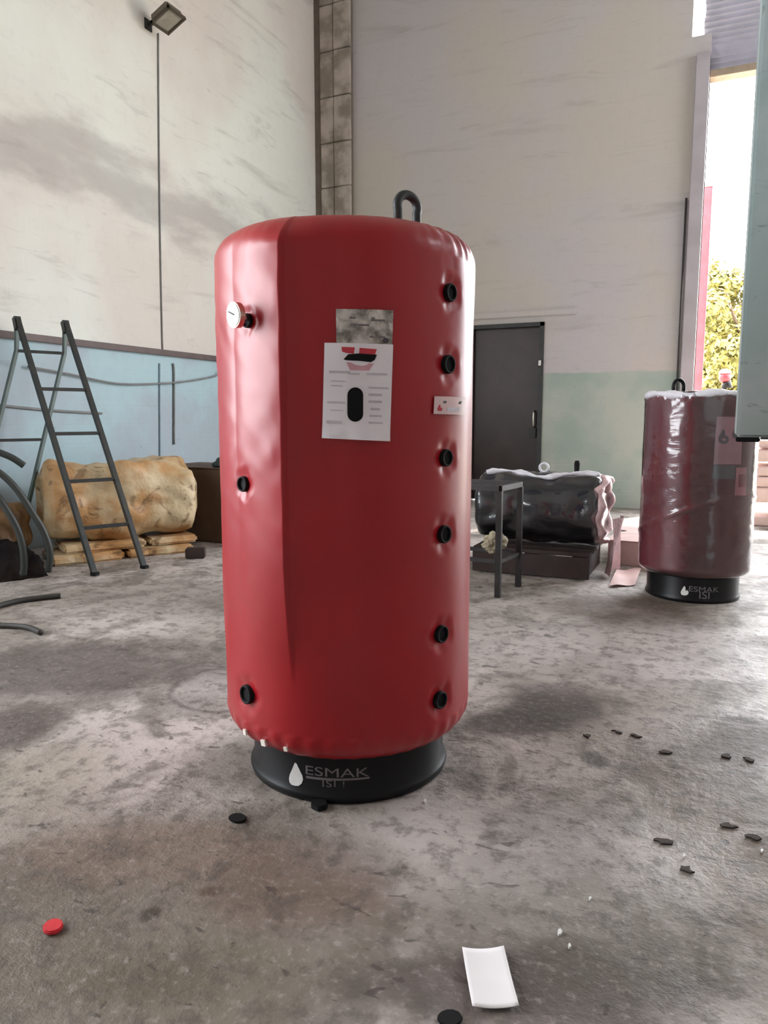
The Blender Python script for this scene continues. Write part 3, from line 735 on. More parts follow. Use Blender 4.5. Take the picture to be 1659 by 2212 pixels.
# ================================================================== BLACK TANK LYING ON A BASE
ax_x = Vector((1, 0, 0))
fr_ = G(1180, 1248); yF = fr_.y
cz, cr = .0, .0
yc = yF+.42
def YP(px, py, y): r_ = ray(px, py); return CP+r_*(y/r_.y)
zb = YP(1200, 1172, yF+.25).z; zt_ = YP(1200, 1024, yc).z
cr = (zt_-zb)/2; cz = (zt_+zb)/2
xR_ = YP(1298, 1090, yc-.1).x; xL_ = YP(1048, 1060, yc).x
print('black tank', yc, cr, cz, xL_, xR_)
bt = empty('boiler_tank', (0.5*(xL_+xR_), yc, cz-cr), 'black storage tank lying on its side wrapped in film beside brown door', 'tank')
bo = Vector(bt.location)
def lying(x0, x1, r, bev, amp, n=72, nx=40, seed=0.0, off=0.0):
    b_ = bmesh.new(); prof = []
    for k in range(5): prof.append((x0, (r-bev)*k/5+.001))
    for k in range(7): a = PI/2*k/6; prof.append((x0+bev-bev*math.cos(a), r-bev+bev*math.sin(a)))
    for k in range(1, nx): prof.append((x0+bev+(x1-x0-2*bev)*k/nx, r))
    for k in range(7): a = PI/2*k/6; prof.append((x1-bev+bev*math.sin(a), r-bev+bev*math.cos(a)))
    for k in range(4, -1, -1): prof.append((x1, (r-bev)*k/5+.001))
    rg = []
    for (x, rr) in prof:
        rg.append([])
        for i in range(n):
            a = 2*PI*i/n; d = amp*noise.noise(Vector((x*6+seed, math.cos(a)*3, math.sin(a)*3)))*(min(1, rr/r*1.0))
            rg[-1].append(b_.verts.new(Vector((x, yc+math.cos(a)*(rr+d+off*(rr/r)), cz+math.sin(a)*(rr+d+off*(rr/r))))-bo))
    for j in range(len(rg)-1):
        for i in range(n): k = (i+1) % n; b_.faces.new((rg[j][i], rg[j][k], rg[j+1][k], rg[j+1][i]))
    b_.faces.new(rg[0]); b_.faces.new(rg[-1]); return b_
link('jacket', lying(xL_, xR_, cr, .05, .012), 'vinyl_black', bt, True)
link('stretch_film', lying(xL_-.02, xR_+.02, cr, .06, .03, 96, 70, 5.0, .018), 'film', bt, True)
# film gathered over the near-right rim
b_ = bmesh.new(); n = 90; rg = []
for i in range(n):
    a = 2*PI*i/n; w = .028+.012*noise.noise(Vector((math.cos(a)*4, math.sin(a)*4, 1)))
    rr = cr-.02; ctr = Vector((xR_+.01+.02*math.sin(a*7), yc+math.cos(a)*rr, cz+math.sin(a)*rr))-bo; nn = Vector((0, math.cos(a), math.sin(a)))
    rg.append([b_.verts.new(ctr+nn*math.cos(2*PI*k/8)*w+ax_x*math.sin(2*PI*k/8)*w*1.5) for k in range(8)])
for i in range(n):
    for k in range(8): b_.faces.new((rg[i][k], rg[(i+1) % n][k], rg[(i+1) % n][(k+1) % 8], rg[i][(k+1) % 8]))
link('film_rim', b_, 'film_pink', bt, True)
kc = YP(1312, 1048, yc-.05)-bo
b_ = bmesh.new(); bmesh.ops.create_uvsphere(b_, u_segments=20, v_segments=14, radius=.062)
for v_ in b_.verts: v_.co = Vector((v_.co.x*.7, v_.co.y, v_.co.z*1.15))*(1+.15*noise.noise(v_.co*20))+kc
link('film_knot', b_, 'film_pink', bt, True)
# hanging tail of film from the rim to the floor
b_ = bmesh.new(); rows_ = 16; cols = 8
for_pts = []
for j in range(rows_+1):
    v_ = j/rows_; row = []
    for i in range(cols+1):
        u = i/cols
        x = xR_+.115 + .05*math.sin(u*5+v_*2)+.09*u*(1-.4*v_) - .05*v_; y = yc-cr*.8 + .35*u + .02*math.sin(u*12+v_*3)
        z = (cz-.05)*(1-v_)+.012*v_+.01*math.sin(u*9)*v_
        row.append(b_.verts.new(Vector((x, y, max(z, .01)))-bo))
    for_pts.append(row)
for j in range(rows_):
    for i in range(cols): b_.faces.new((for_pts[j][i], for_pts[j][i+1], for_pts[j+1][i+1], for_pts[j+1][i]))
ft = link('loose_film', b_, 'film_pink', None, True); ft.location = bo; tag(ft, 'loose pinkish plastic film hanging from the right end of the black tank to the floor', 'film')
b_ = bmesh.new(); pts = []; rr_ = []
for k in range(40):
    s_ = k/39; pts.append(Vector((xL_+.04+(xR_-xL_-.06)*s_, yc-.10+.05*math.sin(s_*9), cz+math.sqrt(cr*cr-(.10-.05*math.sin(s_*9))**2)+.022))-bo); rr_.append(.020+.008*math.sin(s_*23)+.006*noise.noise(Vector((s_*12, 0, 0))))
tube(b_, pts, rr_, 10)
for v_ in b_.verts: v_.co.y = v_.co.y*1; v_.co += Vector((0, .02*noise.noise(v_.co*12), .008*noise.noise(v_.co*25)))
link('film_sheen_fold', b_, 'film_bunch', bt, True)  # pale fold added for the film's reflection along the top
kp = YP(1246, 1026, yc)-bo
b_ = bmesh.new(); tube(b_, [kp-Vector((0, 0, .05)), kp+Vector((0, 0, .02)), kp+Vector((0, 0, .1)), kp+Vector((0, 0, .125))], [.022, .022, .026, .018], 16); link('valve_stub', b_, 'black_rubber', bt, True)
kp = YP(1175, 1010, yc)-bo
b_ = bmesh.new(); torus(b_, kp, (0, 1, 0), .038, .011); link('lifting_eye', b_, 'film_bunch', bt, True)
# wooden base under it
cb = empty('crate_base', (bo.x, yF+.42, 0), 'low dark brown wooden base under the black wrapped tank', 'crate'); co = Vector(cb.location)
zbase = cz-cr-.034
for k in range(5):
    y = yF+.02+k*.18; link('slat', boxm(Vector((xL_+.02, y, zbase-.035))-co, Vector((xR_-.03, y+.15, zbase-.004))-co, .004), 'crate_wood', cb)
for (x0, x1) in ((xL_+.05, xL_+.17), ((xL_+xR_)/2-.06, (xL_+xR_)/2+.06), (xR_-.18, xR_-.06)):
    link('bearer', boxm(Vector((x0, yF+.06, 0))-co, Vector((x1, yF+.82, zbase-.036))-co, .004), 'crate_wood', cb)
link('side_board', boxm(Vector((xL_+.02, yF, .01))-co, Vector((xR_-.03, yF+.018, zbase-.037))-co, .004), 'crate_wood', cb)

M['table_steel'] = plain('table_steel', (.014, .011, .011), .5, .2, (.03, .024, .024), 8)
# ================================================================== STEEL TABLE FRAME
A1 = G(1075, 1290); A2 = G(1119, 1267)
dv = (A2-A1).normalized()
lv = Vector((-dv.y, dv.x, 0)); 
if lv.dot(camx) > 0: lv = -lv
B1 = A1+lv*1.1; B2 = A2+lv*1.1
ht = YP(1130, 1046, A2.y).z
tb = empty('table_frame', (A1+B2)/2, 'dark steel table frame of angle iron half hidden behind the red tank', 'table'); to_ = Vector(tb.location)
Z = lambda p, z: Vector((p.x, p.y, z))-to_
for p in (A1, A2, B1, B2): link('leg', tubem([Z(p, 0), Z(p, ht-.02)], .021, sq=True), 'table_steel', tb)
for p, q in ((A1, A2), (A1, B1), (A2, B2), (B1, B2)):
    link('top_rail', tubem([Z(p, ht), Z(q, ht)], .02, sq=True), 'table_steel', tb)
    link('lower_rail', tubem([Z(p, .27), Z(q, .27)], .014, sq=True), 'table_steel', tb)
# a crumpled bag hanging on the frame
b_ = bmesh.new(); bmesh.ops.create_icosphere(b_, subdivisions=4, radius=1)
bgp = A2*.5+A1*.5+lv*.12
for v_ in b_.verts:
    q = v_.co.normalized(); k = 1+.35*noise.noise(q*2.3)+.15*noise.noise(q*6)
    v_.co = Vector((q.x*.09*k, q.y*.09*k, q.z*.08*k))
bag = link('plastic_bag', b_, plain('pale_bag', srgb(178, 168, 142), .5, c2=srgb(140, 130, 108))); bag.location = bgp+Vector((0, 0, .375)); tag(bag, 'small crumpled pale plastic bag resting on the lower rail of the steel table', 'bag')

# ================================================================== CARDBOARD BOX + SHEET behind second tank
p0 = G(1312, 1219); yfb = p0.y; hb = YP(1340, 1168, yfb).z; yb2 = yfb+.95
cbx = empty('cardboard_box', (p0.x+.42, (yfb+yb2)/2, 0), 'low pink cardboard box with a hand hole behind the wrapped tank', 'box'); o_ = Vector(cbx.location)
link('body', boxm(Vector((p0.x, yfb, 0))-o_, Vector((p0.x+.84, yb2, hb-.004))-o_, .006), 'pink_carton', cbx)
for k in range(2):
    y0 = yfb-.002+k*(yb2-yfb)/2
    link('flap', boxm(Vector((p0.x-.003, y0, hb-.003))-o_, Vector((p0.x+.842, y0+(yb2-yfb)/2-.006, hb+.002))-o_, .001), 'pink_carton', cbx)
hc = G(1341, 1146, hb+.004)-o_; b_ = bmesh.new(); pts = []
for a in range(20):
    q = 2*PI*a/20; pts.append(b_.verts.new(hc+Vector((.055*math.cos(q), .05*math.sin(q), 0))))
b_.faces.new(pts); link('hand_hole', b_, 'black_rubber', cbx)
b_ = bmesh.new(); quad = [G(1316, 1270), G(1332, 1234), G(1385, 1232), G(1372, 1266)]
gv = []
for j in range(9):
    for i in range(13):
        u, v_ = i/12, j/8; p = quad[0].lerp(quad[3], u).lerp(quad[1].lerp(quad[2], u), v_); gv.append(b_.verts.new(p+Vector((0, 0, .012+.008*math.sin(u*6+v_*3)))))
for j in range(8):
    for i in range(12): b_.faces.new((gv[j*13+i], gv[j*13+i+1], gv[(j+1)*13+i+1], gv[(j+1)*13+i]))
ex = bmesh.ops.extrude_face_region(b_, geom=b_.faces[:]); bmesh.ops.translate(b_, verts=[g for g in ex['geom'] if isinstance(g, bmesh.types.BMVert)], vec=(0, 0, .004))
sheet = link('cardboard_sheet', b_, 'pink_carton'); tag(sheet, 'flat pink cardboard sheet on the floor between black and maroon tanks', 'cardboard')

# ================================================================== TEAL CABINET at right edge
dc = 3.4; cpt = D(1595, 945, dc); cz0 = cpt.z
xe = D(1608, 560, dc).x; 
tc_ = empty('machine_cabinet', (cpt.x+.6, cpt.y+.3, 0), 'weathered teal steel cabinet raised off the floor at the right edge', 'cabinet'); o_ = Vector(tc_.location)
x0c = on_plane_at(1590, 940, cpt, Vector((0, 1, 0))).x
print('cab', x0c, cpt, cz0)
link('housing', boxm(Vector((x0c, cpt.y, cz0))-o_, Vector((x0c+1.2, cpt.y+.55, 3.9))-o_, .012), 'cabinet', tc_)
link('column', boxm(Vector((x0c+.75, cpt.y+.1, .02))-o_, Vector((x0c+1.1, cpt.y+.45, cz0+.01))-o_, .01), 'cabinet', tc_)
link('foot_plate', boxm(Vector((x0c+.6, cpt.y, 0))-o_, Vector((x0c+1.2, cpt.y+.55, .025))-o_, .005), 'dark_steel', tc_)
link('bottom_strip', boxm(Vector((x0c+.0, cpt.y-.006, cz0-.02))-o_, Vector((x0c+.10, cpt.y+.05, cz0+.001))-o_, .004), 'black_rubber', tc_)
link('bottom_lip', boxm(Vector((x0c+.10, cpt.y-.003, cz0-.008))-o_, Vector((x0c+1.19, cpt.y+.02, cz0+.001))-o_, .002), 'dark_steel', tc_)

# ================================================================== LADDER
Fa, Fb = G(205, 1243), G(312, 1228)
rv = Fb-Fa
Ta = D(38, 690, 7.0*.995/1.0); Ta = Vector((Ta.x, Ta.y, Ta.z)); Tb = Ta+rv
lean = Vector((Ta.x-Fa.x, Ta.y-Fa.y, 0)); lean -= rv*0
g_ = ray(34, 1200); Rb = CP+g_*(-CAM_H/g_.z); Rb = Vector((XL+.03+rv.x+.02, Rb.y, 0)); Rb.y = (CP+ray(34, 1210)*(Rb.x/ray(34, 1210).x)).y; Ra = Rb-rv
print('ladder', Fa, Fb, Ta, Tb, Ra, Rb)
ld = empty('step_ladder', (Fa+Fb+Ra+Rb)/4, 'dark steel A-frame ladder standing in front of the blue wall', 'ladder'); o_ = Vector(ld.location)
L = lambda p: Vector(p)-o_
for p, q in ((Fa, Ta), (Fb, Tb)):
    link('front_rail', tubem([L(p), L(q)], .021, sq=True), 'dark_steel', ld)
for p, q in ((Ra, Ta), (Rb, Tb)):
    qq = q+lean.normalized()*.03-Vector((0, 0, .02)); k = lean.normalized()*.07
    link('rear_rail', tubem([L(p), L(q+k-Vector((0, 0, .28))), L(q+k*.5-Vector((0,0,.06))), L(q)], .016, sq=True), plain('worn_ladder_paint', srgb(112, 128, 126), .55), ld)
    link('hinge', tubem([L(q+Vector((0, 0, .02))+lean.normalized()*.03), L(q+lean.normalized()*-.01-Vector((0,0,.09)))], .03, sq=True), 'dark_steel', ld)
for y in (840, 938, 1041, 1142):
    # height of the rung on rail a
    best = min((abs((lambda pp: H/2-F*((RM.inverted()@(pp-CP)).y/-(RM.inverted()@(pp-CP)).z))(Fa.lerp(Ta, s/200))-y), s) for s in range(200))[1]/200
    link('rung', tubem([L(Fa.lerp(Ta, best)), L(Fb.lerp(Tb, best))], .016, sq=True), 'dark_steel', ld)
kk = lean.normalized()*.07-Vector((0, 0, .285))
link('rung', tubem([L(Ta+kk), L(Tb+kk)], .014, sq=True), 'dark_steel', ld)
link('rung', tubem([L(Ra.lerp(Ta, .5)), L(Rb.lerp(Tb, .5))], .014, sq=True), 'dark_steel', ld)
for p in (Fa, Fb): link('rubber_foot', boxm(L(p)+Vector((-.03, -.03, 0)), L(p)+Vector((.03, .03, .03)), .006), 'black_rubber', ld)

# ================================================================== WALL RAIL, CABLES, FLOODLIGHT on left wall
ra0, ra1 = LW(0, 720), LW(470, 777)
zr = (ra0.z+ra1.z)/2; print('rail z', ra0.z, ra1.z, ra0.y, ra1.y)
rail = link('wall_rail', boxm((XL, 1.5, zr-.035), (XL+.05, YB-.16, zr+.035), .004), 'rail'); tag(rail, 'long grey steel rail running along the left wall above the blue paint', 'rail')
def wall_line(name, pix, r, mat, label, off=.02, cat='cable'):
    pts = [LW(x, y, XL+off) for x, y in pix]
    o = link(name, tubem(smooth_pts(pts, 6), r, 8), mat, None, True); return tag(o, label, cat)
wall_line('power_cable', [(342, 72), (343, 250), (346, 500), (350, 700), (352, 766)], .009, 'cable', 'thin grey cable hanging down the left wall from the floodlight', .012)
wall_line('sagging_cable', [(60, 792), (150, 808), (250, 828), (330, 829), (400, 824), (466, 812), (474, 800)], .011, 'cable', 'thin dark cable sagging along the blue part of the left wall', .045)
wall_line('conduit', [(374, 785), (376, 815), (376, 960)], .014, 'cable', 'short grey vertical conduit below the rail near the red tank', .015, 'conduit')
wall_line('conduit', [(345, 785), (345, 835), (346, 1000)], .01, plain('pale_conduit', srgb(150, 172, 184), .6), 'pale blue painted conduit below the floodlight cable', .012, 'conduit')
wall_line('wall_pipe', [(0, 876), (60, 882), (130, 888), (220, 893)], .014, 'cable', 'thin horizontal pipe low on the blue wall behind the ladder', .016, 'pipe')
# floodlight
fc = LW(363, 42, XL+.30)
fl = empty('floodlight', (XL, fc.y, fc.z), 'square grey floodlight high on the left wall above the cable', 'lamp'); o_ = Vector(fl.location)
al = math.radians(25); dx = Vector((math.cos(al), 0, math.sin(al))); dy = Vector((0, 1, 0)); dn = Vector((math.sin(al), 0, -math.cos(al)))
MT = Matrix(((dx.x, dy.x, dn.x, 0), (dx.y, dy.y, dn.y, 0), (dx.z, dy.z, dn.z, 0), (0, 0, 0, 1))); MT.translation = fc-o_
hs = .15
link('housing', boxm((-hs*.9, -hs*.9, -.09), (hs*.9, hs*.9, 0), .02, MT), plain('lamp_grey', srgb(120, 112, 100), .5), fl)
for (lo, hi) in (((-hs, -hs, -.01), (hs, -hs+.03, .03)), ((-hs, hs-.03, -.01), (hs, hs, .03)), ((-hs, -hs, -.01), (-hs+.03, hs, .03)), ((hs-.03, -hs, -.01), (hs, hs, .03))):
    link('bezel', boxm(lo, hi, .003, MT), plain('bezel_dark', srgb(84, 76, 62), .5), fl)
link('glass', boxm((-hs+.03, -hs+.03, 0), (hs-.03, hs-.03, .012), 0, MT), plain('lamp_glass', srgb(165, 160, 148), .2, c2=srgb(150, 144, 132)), fl)
link('bracket', tubem([Vector((0, 0, .0)), Vector((.12, 0, .0)), fc-o_+dn*-.08], .014, sq=True), 'dark_steel', fl)
link('wall_plate', boxm((0, -.06, -.06), (.012, .06, .06), .003), 'dark_steel', fl)

# pipe on the back wall by the jamb
pb = BW(1463, 830); ptp = BW(1482, 430)
o = link('drain_pipe', tubem([(pb.x, YB-.05, .0), (pb.x, YB-.05, 1.2), (pb.x, YB-.05, ptp.z)], .014, 12), plain('pipe_brown', srgb(70, 62, 66), .6), None, True); tag(o, 'thin dark vertical pipe on the back wall beside the gate jamb', 'pipe')

# ================================================================== YELLOW BUNDLE, CARTON, TARP, HOSES at left
def wool_roll(p0, p1, r, zc, label, matname, seed, flat=.9, squash_end=True, lip=.0):
    d = (p1-p0); ln_ = d.length; d.normalize(); side_ = Vector((-d.y, d.x, 0)); mid = (p0+p1)/2
    b_ = bmesh.new(); n = 64; nx = 44; rg = []
    for j in range(nx+1):
        s = j/nx; rg.append([]); env = (1-abs(2*s-1)**10)**.5*.25+.75 if 0 < j < nx else .72
        for i in range(n):
            a = 2*PI*i/n; ca, sa = math.cos(a), math.sin(a)
            sq_ = (abs(ca)**3.0+abs(sa)**3.0)**(-1/3.0)
            k = r*env*sq_*(1+.22*noise.noise(Vector((s*3+seed, ca*1.4, sa*1.4)))+.09*noise.noise(Vector((s*9+seed, ca*4, sa*4))))
            z = zc+sa*k*flat
            rg[-1].append(b_.verts.new(p0+d*(s*ln_)-mid+side_*ca*k*.88+Vector((0, 0, max(z, .012)))))
    for j in range(nx):
        for i in range(n): k = (i+1) % n; b_.faces.new((rg[j][i], rg[j][k], rg[j+1][k], rg[j+1][i]))
    for q, dd in ((rg[0], -1), (rg[-1], 1)):    # spiral-ish dished ends
        c = sum((v_.co for v_ in q), Vector())/n; prev = q
        for f_, dep in ((.82, .03), (.78, -.03), (.55, .0), (.5, -.05), (.25, -.01)):
            cur = [b_.verts.new(c+(v_.co-c)*f_+d*dd*dep) for v_ in q]
            for i in range(n): k = (i+1) % n; b_.faces.new((prev[i], prev[k], cur[k], cur[i]))
            prev = cur
        b_.faces.new(prev)
    o = link('insulation_bundle', b_, matname, None, True); o.location = Vector((mid.x, mid.y, 0)); return tag(o, label, 'insulation', None)
udir = Vector((0, 1, 0))
# big bundle lies along the wall, its left end nearer
Q0 = G(105, 1224); Q1 = G(440, 1190)
off = (Q1-Q0).normalized(); nrm = Vector((-off.y, off.x, 0))
if nrm.dot(Vector((-1, 0, 0))) < 0: nrm = -nrm
r1 = .41; print('bundle', Q0, Q1, nrm)
wool_roll(Q0+nrm*(r1*.95)+off*.04, Q1+nrm*(r1*.95)-off*.02, r1, .17+r1*.93, 'large cream yellow wrapped insulation bundle lying behind the ladder', 'wool', 1.0)
# flat slabs under it
b_ = bmesh.new(); sl = empty('insulation_slab', (Q0+Q1)/2+nrm*.3, 'flat cream insulation slabs on the floor under the large yellow bundle', 'insulation'); o_ = Vector(sl.location)
for k, (a0, a1, z0, z1, yy) in enumerate(((.02, .46, 0, .085, -.06), (.49, .93, 0, .08, -.03), (.10, .62, .088, .165, .02), (.65, .98, .088, .16, .05))):
    ang = math.atan2(off.y, off.x); MM = Matrix.Rotation(ang, 4, 'Z'); Ltot = (Q1-Q0).length
    bb = bmesh.new(); box(bb, (-Ltot/2+a0*Ltot, -.28, z0), (-Ltot/2+a1*Ltot, .30, z1), None, .02)
    sgn = 1 if (MM @ Vector((0, 1, 0))).dot(nrm) > 0 else -1
    bmesh.ops.subdivide_edges(bb, edges=[e for e in bb.edges if e.calc_length() > .3], cuts=6, use_grid_fill=True)
    for v_ in bb.verts: v_.co.y = v_.co.y*1+sgn*yy+.03*noise.noise(v_.co*6); v_.co.z = max(0.0, v_.co.z)
    bmesh.ops.transform(bb, matrix=MM, verts=bb.verts)
    link('slab', bb, 'wool', sl)
# brown roll at the left end
P0 = G(62, 1212); 
wool_roll(P0+Vector((.04, -.44, 0))+nrm*.2, P0+Vector((.04, -.10, 0))+nrm*.2, .25, .34, 'smaller brown folded insulation roll at the left end of the yellow bundle', 'wool_dark', 7.0)
# carton + tarp by the corner, behind bundle
Cb = G(455, 1172); hC = on_plane_at(440, 1012, Cb, Vector((0, 1, 0))).z
ca = empty('carton', Cb+Vector((.0, .45, 0)), 'large dull brown carton standing behind the right end of the yellow bundle', 'box'); o_ = Vector(ca.location)
cx0, cx1 = D(368, 1100, 8.0).x-.5, Cb.x+.35
link('body', boxm(Vector((Cb.x-.75, Cb.y, 0))-o_, Vector((Cb.x+.55, Cb.y+.8, hC))-o_, .015), 'carton', ca)
for (y0, y1) in ((0, .395), (.405, .8)):
    link('flap', boxm(Vector((Cb.x-.755, Cb.y+y0, hC-.002))-o_, Vector((Cb.x+.555, Cb.y+y1, hC+.008))-o_, .003), 'carton', ca)
def heap(name, c, rx, ry, rz, mat, label, cat, seed=0, parent=None):
    b_ = bmesh.new(); bmesh.ops.create_icosphere(b_, subdivisions=5, radius=1)
    for v_ in b_.verts:
        q = v_.co.normalized(); k = 1+.3*noise.noise(q*1.6+Vector((seed, 0, 0)))+.12*abs(noise.noise(q*5+Vector((seed, 3, 0))))
        v_.co = Vector((q.x*rx*k, q.y*ry*k, max(q.z*rz*k, 0 if q.z > 0 else -.0)))
    bmesh.ops.dissolve_degenerate(b_, edges=b_.edges, dist=1e-5)
    o = link(name, b_, mat, None, True); o.location = c; return tag(o, label, cat)
heap('tarpaulin', Vector((Cb.x+.22, Cb.y+.4, hC+.01)), .34, .33, .30, 'tarp', 'crumpled dark green tarpaulin heaped on the brown carton', 'tarpaulin', 2)
hp0 = G(20, 1228); heap('rubber_heap', Vector((hp0.x+.16, hp0.y-.2, 0)), .36, .26, .28, 'dark_heap', 'dark crumpled heap on the floor at the left edge below the hoses', 'sack', 5)
# small dark block by the carton's foot
sb = G(432, 1206); o = link('wood_block', boxm((-.09, -.06, 0), (.09, .06, .10), .01), 'crate_wood'); o.location = (sb.x-.05, sb.y, 0); o.rotation_euler.z = .5; tag(o, 'small dark wooden block on the floor right of the yellow bundle', 'block')
# big hose coil at left edge, leaning
hz = empty('hose_coil', G(-30, 1235), 'dark rubber hose coil standing at the left edge below the blue wall', 'hose'); o_ = Vector(hz.location)
hd = 5.6
for (arc, nm) in (([(-120, 960), (-40, 965), (0, 978), (28, 990), (52, 1006)], 'hose_loop'), ([(-90, 990), (-20, 1012), (10, 1030), (40, 1062), (68, 1105), (95, 1150), (108, 1196), (104, 1234)], 'hose_loop'), ([(-90, 1040), (-20, 1060), (20, 1110), (44, 1160), (52, 1210), (50, 1240)], 'hose_loop')):
    pts = [D(x, y, hd+.04*i) for i, (x, y) in enumerate(arc)]
    for p in pts: p.z = max(p.z, .03)
    link('hose_loop', tubem(smooth_pts([p-o_ for p in pts], 6), .026, 10), plain('grey_hose', srgb(50, 56, 52), .5), hz, True)
link('hose_loop', tubem(smooth_pts([D(-120, 960, hd)-o_, D(-170, 1060, hd)-o_, D(-150, 1180, hd)-o_, Vector((D(-120, 1230, hd).x, D(-120, 1230, hd).y, .03))-o_], 6), .026, 10), 'hose', hz, True)
# hoses on the floor
def floor_hose(pix, r, label):
    pts = [G(x, y, r)+Vector((0, 0, .001)) for x, y in pix]
    o = link('floor_hose', tubem(smooth_pts(pts, 8), r, 12), 'hose', None, True); return tag(o, label, 'hose')
floor_hose([(-120, 1345), (-40, 1322), (0, 1308), (45, 1297), (90, 1291), (131, 1287)], .020, 'straight dark hose end lying on the floor at the left, the farther one')
floor_hose([(-120, 1356), (-30, 1352), (25, 1352), (62, 1356), (88, 1367)], .018, 'curved dark hose end lying on the floor at the left, the nearer one')

# ================================================================== SMALL THINGS ON THE FLOOR
def flat_poly(name, pix, h, mat, label, cat, z=.002, bulge=0, group=None):
    pts = [G(x, y) for x, y in pix]; c = sum(pts, Vector())/len(pts); b_ = bmesh.new()
    A = [b_.verts.new(p-c+Vector((0, 0, h))) for p in pts]; B = [b_.verts.new(p-c) for p in pts]
    b_.faces.new(A); b_.faces.new(B)
    for i in range(len(A)): j = (i+1) % len(A); b_.faces.new((A[i], A[j], B[j], B[i]))
    if bulge: bmesh.ops.bevel(b_, geom=[e for e in b_.edges], offset=bulge, segments=2, affect='EDGES')
    o = link(name, b_, mat); o.location = (c.x, c.y, z); return tag(o, label, cat, group)
# white card: gently curled sheet
b_ = bmesh.new(); q4 = [G(998, 2058), G(1088, 2055), G(1121, 2185), G(1020, 2186)]; c = sum(q4, Vector())/4; gv = []
for j in range(13):
    for i in range(11):
        u, v_ = i/10, j/12; p = q4[0].lerp(q4[1], u).lerp(q4[3].lerp(q4[2], u), v_)
        gv.append(b_.verts.new(p-c+Vector((0, 0, .003+.007*(2*u-1)**2+.004*(2*v_-1)**2))))
for j in range(12):
    for i in range(10): b_.faces.new((gv[j*11+i], gv[j*11+i+1], gv[(j+1)*11+i+1], gv[(j+1)*11+i]))
ex = bmesh.ops.extrude_face_region(b_, geom=b_.faces[:]); bmesh.ops.translate(b_, verts=[g for g in ex['geom'] if isinstance(g, bmesh.types.BMVert)], vec=(0, 0, .0015))
o = link('paper_card', b_, 'white_card', None, True); o.location = (c.x, c.y, .001); tag(o, 'blank white card lying on the concrete floor at the bottom right', 'card')
flat_poly('plastic_scrap', [(115+23*math.cos(a*.5), 2008+15*math.sin(a*.5)-5*math.cos(a*.5)) for a in range(12)], .012, 'red_plastic', 'small flat red plastic scrap on the floor at the bottom left', 'scrap', bulge=.003)
flat_poly('rubber_disc', [(513+20*math.cos(a*.5), 1770+10*math.sin(a*.5)) for a in range(12)], .006, 'black_rubber', 'small black rubber disc on the floor left below the black ring base', 'disc', bulge=.002)
flat_poly('rubber_disc', [(972+28*math.cos(a*.5), 2204+19*math.sin(a*.5)) for a in range(12)], .006, 'black_rubber', 'round black disc on the floor at the bottom edge, left of the white card', 'disc', bulge=.002)
flat_poly('foot_bolt', [(672, 1737), (706, 1735), (708, 1750), (688, 1756), (672, 1749)], .018, 'black_rubber', 'small black lump on the floor against the front of the ring base', 'scrap', bulge=.003)
for i, (x, y, w, h, lab) in enumerate([(1432, 1820, 24, 6, 'below the second hollow at right'), (1576, 1786, 22, 6, 'near the right edge, the largest of them'), (1268, 1592, 9, 5, 'right of the red tank, the leftmost of them'), (1438, 1626, 14, 6, 'in front of the maroon tank, the single one'), (1572, 1636, 14, 6, 'near the right edge, the farther of a pair'), (1616, 1642, 14, 6, 'at the right edge, the right one of a pair'), (1336, 1584, 16, 4, 'of long shape in front of the maroon tank'), (1480, 1880, 24, 7, 'toward the bottom right, nearest of them'), (1374, 1592, 12, 4, 'slanting, beside the long one before the maroon tank'), (1628, 1812, 18, 6, 'touching the right edge of the picture')]):
    ang = random.uniform(-.5, .5); pts = []
    for k in range(11):
        a = 2*PI*k/11; rr = random.uniform(.35, 1.15); pts.append((x+w*math.cos(a)*rr, y+h*math.sin(a)*rr+math.cos(a)*w*.18))
    flat_poly('wood_chip', pts, .005, 'crumb', 'dark wood chip on the floor '+lab, 'chip', group='dark chips on the floor at right')
for (x, y, s, lab) in ((1646, 1842, 5, 'by the right edge'), (1478, 1852, 5, 'above the nearest dark chip'), (1275, 1944, 5, 'above and right of the white card'), (1208, 2018, 9, 'nearest the upper right corner of the white card'), (1230, 2048, 7, 'right of the white card'), (918, 1733, 5, 'beside the right of the black ring base')):
    flat_poly('white_crumb', [(x+s*.7*math.cos(a)*random.uniform(.5, 1.1), y+s*.8*math.sin(a)*random.uniform(.5, 1.1)) for a in [2*PI*k/7 for k in range(7)]], .006, 'white_paint', 'tiny white crumb on the floor '+lab, 'crumb', group='white crumbs on the floor')

# ================================================================== BEYOND THE GATE
# stack of pale boards just inside the gate
s0 = G(1628, 1136); sk = empty('board_stack', s0+Vector((.6, .45, 0)), 'stack of thick pale pink boards by the gate behind the maroon tank', 'boards'); o_ = Vector(sk.location)
lay = [(1136, 1118, 0, 0), (1112, 1086, .12, .02), (1085, 1053, -.04, .09), (1052, 1030, .0, .05), (1028, 1008, .02, .03), (998, 972, -.02, -.02), (968, 952, .06, -.08)]
zz = 0; 
for i, (yb_, yt_, dx_, rot) in enumerate(lay):
    z0 = max(on_plane_at(1640, yb_, s0, Vector((0, 1, 0))).z, 0.0); z1 = on_plane_at(1640, yt_, s0, Vector((0, 1, 0))).z
    if i == 1: 
        for xx in (.25, .9): link('bearer', boxm(Vector((s0.x+xx, s0.y+.1, z0-.03))-o_, Vector((s0.x+xx+.12, s0.y+.8, z1))-o_, .004), 'carton', sk)
        continue
    bb = boxm((-.65, -.45, 0), (.65, .45, z1-z0), .012); ob = link('board', bb, 'slab', sk); ob.location = Vector((s0.x+.62+dx_, s0.y+.45, z0+.002))-o_; ob.rotation_euler.z = rot
